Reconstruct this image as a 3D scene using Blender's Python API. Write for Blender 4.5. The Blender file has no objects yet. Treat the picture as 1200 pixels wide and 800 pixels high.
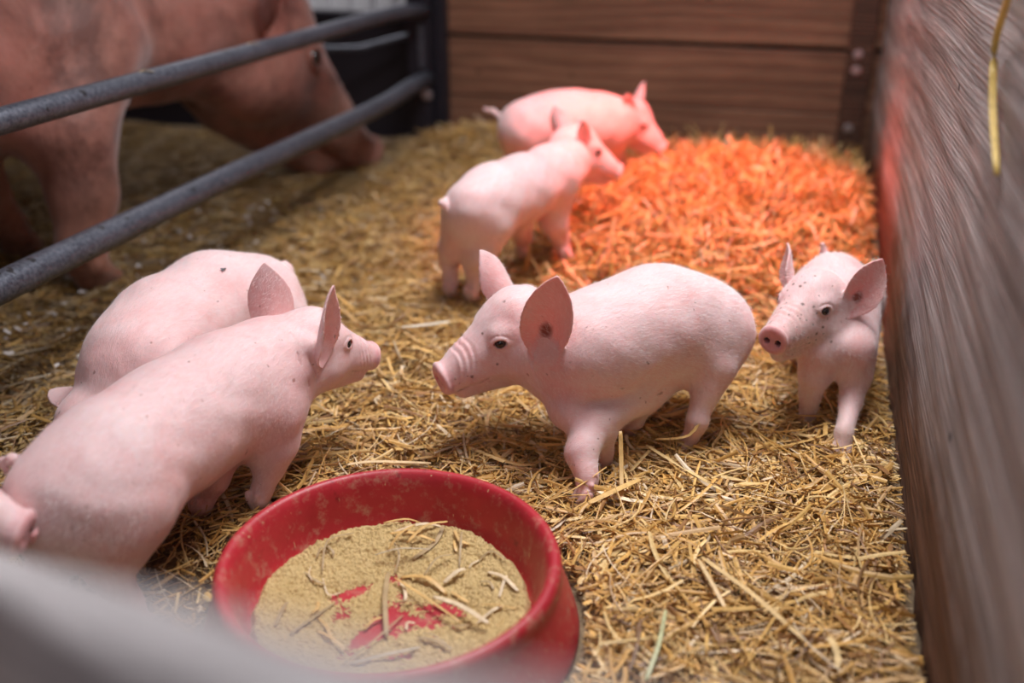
import bpy, bmesh, math, random, time
import numpy as np
from mathutils import Vector, Matrix, Quaternion
T0 = time.time()
S = bpy.context.scene
COL = S.collection
R = math.radians
rng = np.random.default_rng(7)
random.seed(7)

# ------------------------------------------------------------------ camera
H, TH, YAW, FPX = 0.9, R(24.2), R(16.3), 1167.0
FW = np.array([-math.sin(YAW)*math.cos(TH), math.cos(YAW)*math.cos(TH), -math.sin(TH)])
RT = np.array([math.cos(YAW), math.sin(YAW), 0.0])
UP = np.cross(RT, FW)
CAM = np.array([0, 0, H])
cd = bpy.data.cameras.new('camera'); cam = bpy.data.objects.new('camera', cd); COL.objects.link(cam)
cam.location = (0, 0, H); cam.rotation_euler = (R(90)-TH, 0, YAW)
cd.sensor_width = 36; cd.lens = FPX*36/1200; cd.clip_start = 0.02
cd.dof.use_dof = True; cd.dof.focus_distance = 1.60; cd.dof.aperture_fstop = 1.4
S.camera = cam

# ------------------------------------------------------------------ light
S.view_settings.view_transform = 'Standard'; S.view_settings.look = 'None'
S.view_settings.gamma = 1; S.view_settings.use_curve_mapping = False
S.view_settings.exposure = 0.40
w = bpy.data.worlds.new('world'); S.world = w; w.use_nodes = True
wn = w.node_tree.nodes; wn['Background'].inputs[0].default_value = (0.80, 0.72, 0.86, 1); wn['Background'].inputs[1].default_value = 0.17

def area(name, loc, target, size, power, color, sizey=None, spread=180):
    l = bpy.data.lights.new(name, 'AREA'); l.energy = power; l.color = color; l.size = size
    l.spread = R(spread)
    if sizey: l.shape = 'RECTANGLE'; l.size_y = sizey
    o = bpy.data.objects.new(name, l); COL.objects.link(o); o.location = loc
    o.rotation_euler = (Vector(target)-Vector(loc)).to_track_quat('-Z', 'Y').to_euler()
    return o
# daylight through the open front and roof of the barn
area('daylight_opening', (-0.12, 1.95, 2.6), (-0.22, 1.55, 0.0), 1.1, 43, (0.985, 0.965, 1.0), spread=140)
area('daylight_door', (0.6, -1.6, 2.4), (-0.3, 1.4, 0.1), 1.4, 10, (1.0, 0.95, 0.93))
# added fill lamp without a visible source, brightens the sheet behind the gate
area('fill_rear_sheet', (-2.0, 3.93, 1.75), (-1.9, 4.15, .6), .25, 10.0, (1.0, 0.98, 1.0), 1.2, 150)
# red infrared heat lamp hung over the nest in the back corner
hl = bpy.data.lights.new('heat_lamp_bulb', 'SPOT'); hl.energy = 92; hl.color = (1.0, 0.075, 0.035); hl.shadow_soft_size = 0.06
hl.spot_size = R(82); hl.spot_blend = 0.8
ho = bpy.data.objects.new('heat_lamp_bulb', hl); COL.objects.link(ho); ho.location = (-0.27, 2.68, 1.05)
ho.rotation_euler = (R(0), R(0), 0)

# ------------------------------------------------------------------ helpers
def ray(x, y):
    d = FW*FPX + RT*(x-600) + UP*(400-y); return d/np.linalg.norm(d)
def at(x, y, z):                      # the point at height z seen at a place in the photo
    d = ray(x, y); return CAM + d*((z-H)/d[2])
def tag(o, label=None, cat=None, group=None, kind=None):
    for k, v in (('label', label), ('category', cat), ('group', group), ('kind', kind)):
        if v: o[k] = v
    return o
def mesh_obj(name, V, Fc, mat=None, parent=None, smooth=True, colors=None, hide=False):
    me = bpy.data.meshes.new(name)
    V = np.asarray(V, np.float32); 
    if isinstance(Fc, np.ndarray):
        n, k = Fc.shape
        me.vertices.add(len(V)); me.vertices.foreach_set('co', V.ravel())
        me.loops.add(n*k); me.loops.foreach_set('vertex_index', Fc.astype(np.int32).ravel())
        me.polygons.add(n); me.polygons.foreach_set('loop_start', np.arange(0, n*k, k, dtype=np.int32))
        try: me.polygons.foreach_set('loop_total', np.full(n, k, np.int32))
        except Exception: pass
        me.update(calc_edges=True)
    else:
        me.from_pydata([tuple(map(float, v)) for v in V], [], [tuple(map(int, f)) for f in Fc]); me.update()
    if colors is not None:
        a = me.color_attributes.new('tint', 'FLOAT_COLOR', 'POINT')
        c = np.ones((len(V), 4), np.float32); c[:, :3] = colors; a.data.foreach_set('color', c.ravel())
    me.polygons.foreach_set('use_smooth', np.full(len(me.polygons), smooth))
    if mat: me.materials.append(mat)
    o = bpy.data.objects.new(name, me); COL.objects.link(o)
    if parent: o.parent = parent
    return o
def empty(name, loc=(0, 0, 0), rz=0):
    o = bpy.data.objects.new(name, None); COL.objects.link(o); o.location = loc; o.rotation_euler = (0, 0, rz)
    o.empty_display_size = .05
    return o

# ------------------------------------------------------------------ materials
class NT:
    def __init__(s, name):
        s.m = bpy.data.materials.new(name); s.m.use_nodes = True; s.t = s.m.node_tree; s.t.nodes.clear()
        s.out = s.n('ShaderNodeOutputMaterial'); s.b = s.n('ShaderNodeBsdfPrincipled'); s.l(s.b.outputs[0], s.out.inputs[0])
    def n(s, k, **kw):
        x = s.t.nodes.new(k)
        for a, v in kw.items():
            if a.startswith('i_'): x.inputs[a[2:].replace('_', ' ')].default_value = v
            else: setattr(x, a, v)
        return x
    def l(s, a, b): s.t.links.new(a, b)
    def coord(s, scale=(1, 1, 1), kind='Object'):
        c = s.n('ShaderNodeTexCoord'); m = s.n('ShaderNodeMapping'); m.inputs['Scale'].default_value = scale
        s.l(c.outputs[kind], m.inputs[0]); return m.outputs[0]
    def noise(s, vec, scale, detail=4, rough=.6, dist=0):
        x = s.n('ShaderNodeTexNoise'); x.inputs['Scale'].default_value = scale; x.inputs['Detail'].default_value = detail
        x.inputs['Roughness'].default_value = rough; x.inputs['Distortion'].default_value = dist
        s.l(vec, x.inputs['Vector']); return x.outputs['Fac']
    def ramp(s, fac, stops):
        r = s.n('ShaderNodeValToRGB'); e = r.color_ramp.elements
        while len(e) > 1: e.remove(e[-1])
        e[0].position = stops[0][0]; e[0].color = (*stops[0][1], 1)
        for p, c in stops[1:]:
            k = e.new(p); k.color = (*c, 1)
        s.l(fac, r.inputs[0]); return r.outputs[0]
    def mix(s, fac, a, b, mode='MIX'):
        x = s.n('ShaderNodeMix', data_type='RGBA', blend_type=mode)
        for sock, v in ((x.inputs[0], fac), (x.inputs[6], a), (x.inputs[7], b)):
            if isinstance(v, (int, float)): sock.default_value = v
            elif isinstance(v, tuple): sock.default_value = (*v, 1)
            else: s.l(v, sock)
        return x.outputs[2]
    def bump(s, h, strength, dist, prev=None):
        x = s.n('ShaderNodeBump'); x.inputs['Strength'].default_value = strength; x.inputs['Distance'].default_value = dist
        s.l(h, x.inputs['Height'])
        if prev is not None: s.l(prev, x.inputs['Normal'])
        return x.outputs[0]
    def attr(s, name='tint'):
        a = s.n('ShaderNodeVertexColor', layer_name=name); return a.outputs[0]
g = lambda v: (v, v, v)

def skin_material(name, mul=(1, 1, 1), scale=1.0, soil=0):
    k = NT(name); c = k.coord()
    n1 = k.noise(c, 14/scale, 3, .6); n2 = k.noise(k.coord((1, 3, 1)), 60/scale, 5, .65); n3 = k.noise(c, 420/scale, 2, .5)
    col = k.mix(1.0, k.attr(), k.ramp(n1, [(.3, (.97, .88, .88)), (.7, (1.0, 1.0, 1.0))]), 'MULTIPLY')
    col = k.mix(.6, col, k.ramp(n2, [(.25, (.86, .80, .78)), (.6, g(1.0))]), 'MULTIPLY')
    # patchy redness where the skin is thin
    n4 = k.noise(c, 7/scale, 4, .65, .8)
    col = k.mix(1.0, col, k.ramp(n4, [(.34, (1.0, .83, .82)), (.52, (1.0, .97, .97)), (.68, (1.0, 1.0, 1.0))]), 'MULTIPLY')
    if soil:
        col = k.mix(soil, col, k.ramp(k.noise(c, 3.2, 6, .7, .5), [(.38, (.30, .22, .18)), (.55, (.85, .74, .66)), (.72, (1.1, 1.0, .95))]), 'MULTIPLY')
    # tiny dark specks of dirt
    sp = k.ramp(k.noise(c, 95/scale, 1, .4), [(.74, g(1.0)), (.80, (.45, .33, .28))])
    col = k.mix(.75, col, sp, 'MULTIPLY')
    col = k.mix(1.0, col, mul, 'MULTIPLY')
    k.l(col, k.b.inputs['Base Color'])
    k.b.inputs['Roughness'].default_value = .52
    k.b.inputs['Specular IOR Level'].default_value = .32
    k.b.inputs['Subsurface Weight'].default_value = .28
    k.b.inputs['Subsurface Radius'].default_value = (1.0, .36, .25)
    k.b.inputs['Subsurface Scale'].default_value = .012*scale
    k.b.inputs['Sheen Weight'].default_value = .28; k.b.inputs['Sheen Roughness'].default_value = .45
    k.b.inputs['Sheen Tint'].default_value = (1, .95, .95, 1)
    hair = k.noise(k.coord((22, 160, 90)), 1/scale*6, 3, .6)
    b = k.bump(hair, .22, .0012*scale)
    b = k.bump(n2, .35, .0035*scale, b); b = k.bump(n3, .25, .0006*scale, b)
    k.l(b, k.b.inputs['Normal'])
    return k.m
M_SKIN = skin_material('piglet_skin')
M_SOW = skin_material('sow_skin', (.50, .36, .31), 3, .9)  # tint holds her browner skin and some of her shade; soil is dirt
def simple(name, col, rough=.5, metal=0, bump=None, spec=.5, coat=0):
    k = NT(name); k.b.inputs['Base Color'].default_value = (*col, 1); k.b.inputs['Roughness'].default_value = rough
    k.b.inputs['Metallic'].default_value = metal; k.b.inputs['Specular IOR Level'].default_value = spec
    k.b.inputs['Coat Weight'].default_value = coat
    if bump:
        k.l(k.bump(k.noise(k.coord(), bump[0], 5), bump[1], bump[2]), k.b.inputs['Normal'])
    return k.m
def eye_mat():
    k = NT('dark_eye'); c = k.n('ShaderNodeTexCoord'); s = k.n('ShaderNodeSeparateXYZ'); k.l(c.outputs['Object'], s.inputs[0])
    # the iris faces the sphere's own +Z
    col = k.ramp(s.outputs[2], [(.05, (.55, .45, .44)), (.16, (.03, .02, .018)), (.86, (.035, .022, .018)), (.9, (.004, .004, .006))])
    k.l(col, k.b.inputs['Base Color']); k.b.inputs['Roughness'].default_value = .05; k.b.inputs['Coat Weight'].default_value = .6
    k.b.inputs['Coat Roughness'].default_value = .02
    return k.m
M_EYE = eye_mat()
def bristle_mat():
    k = NT('white_bristles'); k.b.inputs['Base Color'].default_value = (.90, .82, .80, 1); k.b.inputs['Roughness'].default_value = .4
    k.b.inputs['Transmission Weight'].default_value = 0; return k.m
M_BRISTLE = bristle_mat()

# ------------------------------------------------------------------ implicit-surface modelling
def surface_nets(V, org, h):
    """polygonise the zero level of a sampled distance field as one continuous quad mesh"""
    nx, ny, nz = V.shape; neg = V < 0
    c = [(0,0,0),(1,0,0),(0,1,0),(1,1,0),(0,0,1),(1,0,1),(0,1,1),(1,1,1)]
    sl = lambda a, d: a[d[0]:nx-1+d[0], d[1]:ny-1+d[1], d[2]:nz-1+d[2]]
    cnt = np.zeros((nx-1, ny-1, nz-1), np.uint8)
    for d in c: cnt += sl(neg, d)
    act = (cnt > 0) & (cnt < 8)
    I = np.argwhere(act); idx = np.full(act.shape, -1, np.int64); idx[act] = np.arange(len(I))
    cv = np.stack([V[I[:,0]+d[0], I[:,1]+d[1], I[:,2]+d[2]] for d in c], 1)
    P = np.zeros((len(I), 3)); W = np.zeros(len(I))
    ed = [(a, b) for a in range(8) for b in range(a+1, 8) if sum(abs(np.subtract(c[a], c[b]))) == 1]
    ca = np.array(c, float)
    for a, b in ed:
        va, vb = cv[:, a], cv[:, b]; m = (va < 0) != (vb < 0)
        t = np.where(m, va/np.where(m, va-vb, 1), 0)
        P += np.where(m[:, None], ca[a]+t[:, None]*(ca[b]-ca[a]), 0); W += m
    P = (P/W[:, None]+I)*h+org
    Q = []
    for ax in range(3):
        o1, o2 = [(1, 2), (2, 0), (0, 1)][ax]
        e = np.zeros(3, int); e[ax] = 1
        A = neg[tuple(slice(1 if i != ax else 0, s-1) for i, s in enumerate(V.shape))]
        B = neg[tuple(slice(1, s-1) if i != ax else slice(1, s) for i, s in enumerate(V.shape))]
        E = np.argwhere(A != B)
        E0 = E.copy()
        for i in range(3):
            if i != ax: E0[:, i] += 1
        d1 = np.zeros(3, int); d1[o1] = 1; d2 = np.zeros(3, int); d2[o2] = 1
        f = lambda X: idx[X[:, 0], X[:, 1], X[:, 2]]
        q = np.stack([f(E0-d1-d2), f(E0-d2), f(E0), f(E0-d1)], 1)
        flip = ~neg[E0[:, 0], E0[:, 1], E0[:, 2]]
        q[flip] = q[flip][:, ::-1]
        Q.append(q)
    Q = np.concatenate(Q); Q = Q[(Q >= 0).all(1)]
    return P, Q

class Sculpt:
    def __init__(s, lo, hi, h):
        s.lo = np.array(lo, float); s.h = h
        s.n = (np.ceil((np.array(hi)-s.lo)/h)+1).astype(int)
        s.V = np.full(tuple(s.n), 1.0, np.float32)
    def sub(s, lo, hi):
        a = np.clip(np.floor((np.asarray(lo)-s.lo)/s.h).astype(int), 0, s.n-1)
        b = np.clip(np.ceil((np.asarray(hi)-s.lo)/s.h).astype(int)+1, 1, s.n)
        if (b <= a).any(): return None, None
        ax = [(s.lo[i]+np.arange(a[i], b[i])*s.h).astype(np.float32) for i in range(3)]
        P = np.stack(np.meshgrid(*ax, indexing='ij'), -1)
        return tuple(slice(a[i], b[i]) for i in range(3)), P
    def put(s, fn, lo, hi, k, cut=False):
        pad = (k*2.2 if not cut else k)+2*s.h
        sl, P = s.sub(np.asarray(lo)-pad, np.asarray(hi)+pad)
        if sl is None: return
        d = fn(P).astype(np.float32); v = s.V[sl]
        if cut:
            d = -d; hh = np.maximum(k-abs(v-d), 0)/max(k, 1e-6); s.V[sl] = np.maximum(v, d)+hh*hh*k/4
        else:
            hh = np.maximum(k-abs(v-d), 0)/max(k, 1e-6); s.V[sl] = np.minimum(v, d)-hh*hh*k/4
    def cone(s, a, ra, b, rb, k=.01, cut=False, squash=None):
        a = np.asarray(a, np.float32); b = np.asarray(b, np.float32); ba = b-a; L = max(float(ba@ba), 1e-9)
        rr = float(ra-rb); a2 = L-rr*rr
        def f(P):                                    # exact round cone, so that segments meet without a crease
            if a2 <= 1e-9:
                c_, r_ = (a, ra) if ra > rb else (b, rb)
                return np.sqrt(((P-c_)**2).sum(-1))-r_
            pa = P-a; y = pa@ba; z = y-L; x2 = ((pa*np.float32(L)-ba*y[..., None])**2).sum(-1)
            kk = np.sign(rr)*rr*rr*x2; y2 = y*y*L; z2 = z*z*L
            m1 = np.sign(z)*a2*z2 > kk; m2 = np.sign(y)*a2*y2 < kk
            return np.where(m1, np.sqrt(x2+z2)/L-rb, np.where(m2, np.sqrt(x2+y2)/L-ra, (np.sqrt(x2*(a2/L))+y*rr)/L-ra))
        r = max(ra, rb); s.put(f, np.minimum(a, b)-r, np.maximum(a, b)+r, k, cut)
    def ell(s, c, r, M=None, k=.01, cut=False):
        c = np.asarray(c, np.float32); r = np.asarray(r, np.float32); M = np.eye(3) if M is None else M
        Mf = M.astype(np.float32)
        def f(P):
            q = (P-c)@Mf           # columns of M are the local axes
            k0 = np.sqrt(((q/r)**2).sum(-1)); k1 = np.sqrt(((q/(r*r))**2).sum(-1))
            return np.where(k1 > 1e-6, k0*(k0-1)/np.maximum(k1, 1e-6), -r.min())
        m = r.max(); s.put(f, c-m, c+m, k, cut)
    def soften(s, times):
        V = s.V
        for _ in range(times):
            for ax in range(3):
                W = V.copy(); a = [slice(None)]*3; b = [slice(None)]*3; c = [slice(None)]*3
                a[ax] = slice(0, -2); b[ax] = slice(1, -1); c[ax] = slice(2, None)
                W[tuple(b)] = (V[tuple(a)]+2*V[tuple(b)]+V[tuple(c)])*.25; V = W
        s.V = V
    def sample(s, p):
        q = np.clip(((np.asarray(p)-s.lo)/s.h), 0, s.n-1.001); i = q.astype(int); f = q-i; v = 0
        for dx in (0, 1):
            for dy in (0, 1):
                for dz in (0, 1):
                    wgt = (f[0] if dx else 1-f[0])*(f[1] if dy else 1-f[1])*(f[2] if dz else 1-f[2])
                    v += wgt*s.V[min(i[0]+dx, s.n[0]-1), min(i[1]+dy, s.n[1]-1), min(i[2]+dz, s.n[2]-1)]
        return v
    def hit(s, o, d, L=.3):
        for t in np.arange(0, L, s.h*.5):
            if s.sample(o+d*t) > 0: return o+d*t
        return o+d*L

def unit(v): v = np.asarray(v, float); return v/np.linalg.norm(v)

def ear_fn(base, u, n, L, W, th, cup, Wp=None):
    """a thin, cupped leaf: rounded at the base, drawn to a blunt tip"""
    u = unit(u); n = unit(np.asarray(n)-np.dot(n, u)*u); v = np.cross(n, u)
    ts = np.array([-.34, -.26, -.20, -.10, 0, .15, .35, .55, .72, .86, .95, 1.0, 1.1]); ws = np.array([-.25, .22, .48, .70, .84, .96, 1.0, .91, .70, .42, .20, .04, -.3])
    def f(P):
        q = P-base; a = q@u; b = q@v; c = q@n; t = a/L
        hw = W/2*np.interp(t, ts, ws); s_ = b/(W/2)
        cc = c-cup*(s_*s_)*(1.25-.8*np.clip(t, 0, 1))+cup*.55*(1-np.clip(t, 0, 1))-.10*L*np.clip(t, 0, 1)**2-.25*L*np.clip(-t, 0, 1)**2*4
        d = np.maximum(abs(cc)/1.3-th, (abs(b)-hw)*.8)
        return d*.9
    return f, u, v, n
# ------------------------------------------------------------------ pigs
def head_matrix(yaw, pitch, roll):
    """columns: forward (to the snout), left, up"""
    cy, sy, cp, sp = math.cos(yaw), math.sin(yaw), math.cos(pitch), math.sin(pitch)
    f = np.array([cy*cp, sy*cp, -sp]); l = np.array([-sy, cy, 0]); u = np.cross(f, l)
    cr, sr = math.cos(roll), math.sin(roll)
    return np.stack([f, l*cr+u*sr, u*cr-l*sr], 1)

def build_pig(name, label, spine, head, legs, tail, ears, scale=1.0, h=.0025, hs=1.0, muzzle=1.0,
              mat=None, group=None, bristles=0, dirt=.25, seed=1, category='piglet', folds=(), extra=(), pink=(1, 1, 1), jowl=1.0, flecks=0, kf=1.6, eo=.046, ef=.011, eshift=0):
    rs = np.random.default_rng(seed)
    sp = [(np.array(p, float), r) for p, r in spine]
    a, b = sp[0][0], sp[-2][0]
    yaw = math.atan2(b[1]-a[1], b[0]-a[0])
    mid = (a+b)/2; zf = min(l[-1][0][2] for l in legs)
    org = np.array([mid[0], mid[1], zf]); cz, sz = math.cos(yaw), math.sin(yaw)
    Rw = np.array([[cz, -sz, 0], [sz, cz, 0], [0, 0, 1]])
    loc = lambda p: (np.asarray(p, float)-org)@Rw
    allp = [(loc(p), r) for p, r in sp]+[(loc(p), r) for l in legs for p, r in l]+[(loc(p), r) for p, r in tail]
    hp, hyaw, hpitch, hroll = head; hp = loc(hp)
    HM = head_matrix(hyaw-yaw, hpitch, hroll); HS = scale*hs
    hl_ = lambda x, y, z: hp+HM@(np.array([x, y, z])*HS)
    lo = np.min([p-r*1.15 for p, r in allp], 0); hi = np.max([p+r*1.15 for p, r in allp], 0)
    ext = .17*HS*max(1, muzzle)
    lo = np.minimum(lo, hp-ext)-.01; hi = np.maximum(hi, hp+ext)+.01
    B = Sculpt(lo, hi, h); k = .03*scale
    # trunk
    for (p, r), (q, s_) in zip(allp[:len(sp)-1], allp[1:len(sp)]):
        B.cone(p, r, q, s_, k*kf)
    for p, r, kk in extra: B.cone(loc(p), r, loc(p), r, kk)
    # legs, each one chain of tapering segments that ends in a cloven foot
    for L in legs:
        pts = [(loc(p), r) for p, r in L]
        for j in range(len(pts)-1):
            B.cone(pts[j][0], pts[j][1], pts[j+1][0], pts[j+1][1], (.030 if j == 0 else .012)*scale)
    B.soften(max(2, int(round((.0075*scale/h)**2))))
    for L in legs:
        pts = [(loc(p), r) for p, r in L]
        ft, r = pts[-1]; up_ = unit(pts[-2][0]-ft)
        fwd = np.array([1.0, 0, 0])*.9
        if len(L[0]) > 2: pass
        fwd = unit(fwd-.3*np.array([0, 0, 1])); side = np.array([0, 1.0, 0])
        for sg in (-1, 1):
            B.cone(ft+side*sg*r*.5-fwd*r*.2+np.array([0, 0, r*.4]), r*.62, ft+side*sg*r*.55+fwd*r*.95-np.array([0, 0, r*.1]), r*.42, .003*scale)
            B.cone(ft+side*sg*r*.5-fwd*r*.65+np.array([0, 0, r*1.2]), r*.30, ft+side*sg*r*.5-fwd*r*.8+np.array([0, 0, r*.8]), r*.20, .004*scale)
    # head
    m = muzzle; X = lambda x: .03+(x-.03)*m if x > .03 else x
    s = HS
    B.cone(allp[len(sp)-1][0], allp[len(sp)-1][1], hl_(-.03, 0, -.005), .056*s, .03*s)
    B.ell(hl_(-.012, 0, .004), np.array([.066, .057, .060])*s, HM, .02*s)
    B.cone(hl_(.0, 0, .020), .046*s, hl_(X(.085), 0, -.040), .029*s, .02*s)          # forehead to bridge of the nose
    B.cone(hl_(.02, 0, -.025), .048*s, hl_(X(.114), 0, -.057), .0275*s, .015*s)     # muzzle
    for sg in (-1, 1):
        B.ell(hl_(-.005, sg*.026, -.036), np.array([.048, .034, .040])*s*jowl, HM, .02*s)  # cheeks
        B.ell(hl_(.030, sg*.034, .012), np.array([.024, .014, .014])*s, HM, .015*s)   # brow
        B.ell(hl_(X(.07), sg*.016, -.050), np.array([.035, .016, .018])*s, HM, .012*s)  # lip
    B.cone(hl_(.0, 0, -.062), .033*s, hl_(X(.092), 0, -.083), .0185*s, .012*s)        # lower jaw
    # snout disc
    sn = hl_(X(.127), 0, -.060); sd = HM@unit((1, 0, -.28)); su = HM@unit((.28, 0, 1)); sl = HM[:, 1]
    SM = np.stack([sd, sl, su], 1)
    B.cone(hl_(X(.105), 0, -.057), .0265*s, hl_(X(.118), 0, -.059), .0250*s, .006*s)
    B.ell(sn, np.array([.0090, .0300, .0280])*s, SM, .004*s)
    B.ell(sn+sd*.0095*s, np.array([.0045, .022, .020])*s, SM, .005*s, cut=True)
    mouth = []
    for sg in (-1, 1):
        p = sn+sl*sg*.0115*s-su*.002*s; B.cone(p+sd*.02*s, .0052*s, p-sd*.014*s, .0036*s, .003*s, cut=True)
        # mouth line
        pts = [B.hit(hl_(X(x_), 0, z_), HM[:, 1]*sg, .09*s) for x_, z_ in ((.108, -.077), (.098, -.076), (.088, -.074), (.078, -.071), (.068, -.066), (.058, -.060))]
        mouth += pts
        for p, q in zip(pts, pts[1:]):
            B.cone(p, .0020*s, q, .0020*s, .003*s, cut=True)
    sl_, Pq = B.sub(hl_(X(.09), 0, -.05)-.05*s, hl_(X(.09), 0, -.05)+.05*s)      # wrinkles running round the muzzle
    if sl_ is not None:
        q = (Pq-hp)@HM/s; xm = q[..., 0]; top = np.clip((q[..., 2]+.075)/.03, 0, 1)
        w_ = np.clip((xm-X(.070))/.015, 0, 1)*np.clip((X(.112)-xm)/.006, 0, 1)*top
        B.V[sl_] += (.00085*s*w_*np.sin((xm+.25*abs(q[..., 1])+.12*q[..., 2])*2*np.pi/.0085)).astype(np.float32)
    # eyes
    eyes = []
    for sg in (-1, 1):
        d = HM@unit((.38, sg, .12)); e = B.hit(hl_(.030, sg*.01, -.002), d, .09*s)
        c0 = e-d*.0046*s; eyes.append((c0, d))
    for c0, d in eyes:
        ex = unit(HM[:, 0]-np.dot(HM[:, 0], d)*d); ez = np.cross(ex, d); ez = ez if ez@HM[:, 2] > 0 else -ez
        EM = np.stack([ex, ez, d], 1)
        B.ell(c0-d*.001*s, np.array([.0138, .0108, .0094])*s, EM, .009*s)
        B.ell(c0+d*.010*s, np.array([.0106, .0074, .016])*s, EM, .0018*s, cut=True)
        B.cone(c0, .0074*s, c0, .0074*s, .0005, cut=True)
        # crease above the lid
        for sgz, rr in ((1, .0135), (-1, .0125)):
            pp = []
            for t in np.linspace(-1.1, 1.1, 6):
                q = c0-d*.004*s+ex*math.sin(t)*.0165*s+ez*sgz*math.cos(t)*rr*s
                pp.append(B.hit(q, d, .03*s))
            for p, q in zip(pp, pp[1:]): B.cone(p, .0009*s, q, .0009*s, .004*s, cut=True)
    # soft unevenness of flesh
    ax = [(B.lo[i]+np.arange(B.n[i])*h).astype(np.float32)/scale for i in range(3)]
    nx_, ny_, nz_ = np.meshgrid(*ax, indexing='ij', sparse=True)
    ph = rs.uniform(0, 6, 8)
    B.V += (.0010*scale)*(np.sin(nx_*46+ph[0]+2*np.sin(nz_*31+ph[1]))*np.sin(nz_*52+ph[2]+np.sin(ny_*40+ph[3]))+.6*np.sin(nx_*95+ph[4]+2*np.sin(ny_*60))*np.sin(nz_*88+ny_*35+ph[5])).astype(np.float32)
    # skin folds, pressed into the surface where the photo shows them
    cl = loc(CAM)
    for r, depth, pts in folds:
        pp = []
        for (x, y) in pts:
            d = (ray(x, y))@Rw; t0 = max(np.linalg.norm(cl-hp)-.45*scale, .1)
            for t in np.arange(t0, t0+1.0*scale, h*.7):
                p_ = cl+d*t
                if (p_ > B.lo).all() and (p_ < B.lo+(B.n-1)*h).all() and B.sample(p_) < 0: pp.append(p_); break
        pp = [p_ for i, p_ in enumerate(pp) if i == 0 or np.linalg.norm(p_-pp[i-1]) < .12*scale]
        for p_, q_ in zip(pp, pp[1:]): B.cone(p_, r, q_, r, depth, cut=True)
    # ears
    earinfo = []
    for sg, (eu, en, L, W) in zip((1, -1), ears):
        base = B.hit(hl_(-.032+(eshift if sg > 0 else 0), sg*.02, .018), HM[:, 1]*sg, eo*s)+HM[:, 1]*sg*.003*s
        en_ = unit(HM@np.array(en, float)); base = base+en_*ef*s
        th = max(.0016*s, .62*h)
        f, u, v, n = ear_fn(base, HM@np.array(eu, float), HM@np.array(en, float), L*s, W*s, th, .020*s)
        c = base+u*L*s*.5; rr = (L*.75+W*.35)*s
        B.cone(base-n*.020*s, .012*s, base-n*.044*s, .020*s, .014*s)
        B.put(f, c-rr, c+rr, .006*s)
        earinfo.append((base, u, v, n, L*s, W*s))
    # tail
    tp = [(loc(p), r) for p, r in tail]
    for (p, r), (q, s_) in zip(tp, tp[1:]): B.cone(p, r, q, s_, .008*scale)
    P, Q = surface_nets(B.V, B.lo, h)
    # skin colours: pinker snout and ears, horn-coloured feet, soiled lower legs
    Cc = np.ones((len(P), 3))*np.array([.84, .645, .635])*np.array(pink)
    def blend(mask, c): 
        mk = np.clip(mask, 0, 1)[:, None]; Cc[:] = Cc*(1-mk)+np.array(c)*mk
    q = P-sn; blend((1.15-np.linalg.norm(q/(.027*s), axis=1))*3.0, (.74, .36, .37))
    blend(np.where(((q@sd) > -.02*s), 1, 0)*(1-np.clip((np.hypot(np.linalg.norm(q@np.stack([su], 1), axis=1)*1.0, 0)), 0, 1))*0, (.7, .3, .3))
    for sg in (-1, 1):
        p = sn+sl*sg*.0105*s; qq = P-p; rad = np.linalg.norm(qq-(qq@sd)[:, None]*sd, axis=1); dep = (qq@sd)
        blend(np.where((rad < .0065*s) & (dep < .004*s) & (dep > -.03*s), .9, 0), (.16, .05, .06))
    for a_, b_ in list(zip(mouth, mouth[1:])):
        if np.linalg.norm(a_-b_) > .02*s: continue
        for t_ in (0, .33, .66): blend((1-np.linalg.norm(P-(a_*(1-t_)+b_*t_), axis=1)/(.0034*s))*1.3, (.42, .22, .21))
    for (c0, d) in eyes:
        blend((1.30-np.linalg.norm(P-c0, axis=1)/(.0115*s))*1.2, (.74, .50, .49))
        ex = unit(HM[:, 0]-np.dot(HM[:, 0], d)*d)
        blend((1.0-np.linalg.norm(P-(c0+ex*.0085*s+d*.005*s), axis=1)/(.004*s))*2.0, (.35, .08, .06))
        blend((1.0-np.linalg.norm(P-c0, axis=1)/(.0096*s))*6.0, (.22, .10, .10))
    for base, u, v, n, L, W in earinfo:
        qq = P-base; a_ = qq@u/L; b_ = qq@v/(W/2); c_ = qq@n
        a0 = np.clip(a_, 0, 1); fl = .020*s*(b_*b_)*(1.25-.8*a0)-.020*s*.55*(1-a0)+.10*L*a0**2+L*np.clip(-a_, 0, 1)**2
        inear = (a_ > -.32) & (a_ < 1.1) & (abs(b_) < 1.1) & (abs(c_-fl) < .005*s)
        blend(np.where(inear, .55, 0), (.86, .57, .56))
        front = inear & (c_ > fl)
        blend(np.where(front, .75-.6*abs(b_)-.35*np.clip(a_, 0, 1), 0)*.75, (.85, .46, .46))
        blend(np.where(front, (1-np.linalg.norm(np.stack([a_-.14, b_*.45], 1), axis=1)/.15)*2.2, 0)*.8, (.30, .10, .08))  # canal has no hollow, its shade is painted as a dark spot
    for L_ in legs:
        ft = loc(L_[-1][0]); r = L_[-1][1]
        blend((ft[2]+r*.9-P[:, 2])/(r*1.2)*np.where(np.linalg.norm((P-ft), axis=1) < r*3.2, 1, 0), (.46, .33, .25))
        kn = loc(L_[-2][0]); blend((1.2-np.linalg.norm(P-kn, axis=1)/(L_[-2][1]*1.5))*.5*dirt*2, (.55, .38, .27))
    blend(np.clip(1-P[:, 2]/(.10*scale), 0, 1)*dirt, (.50, .36, .26))
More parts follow.
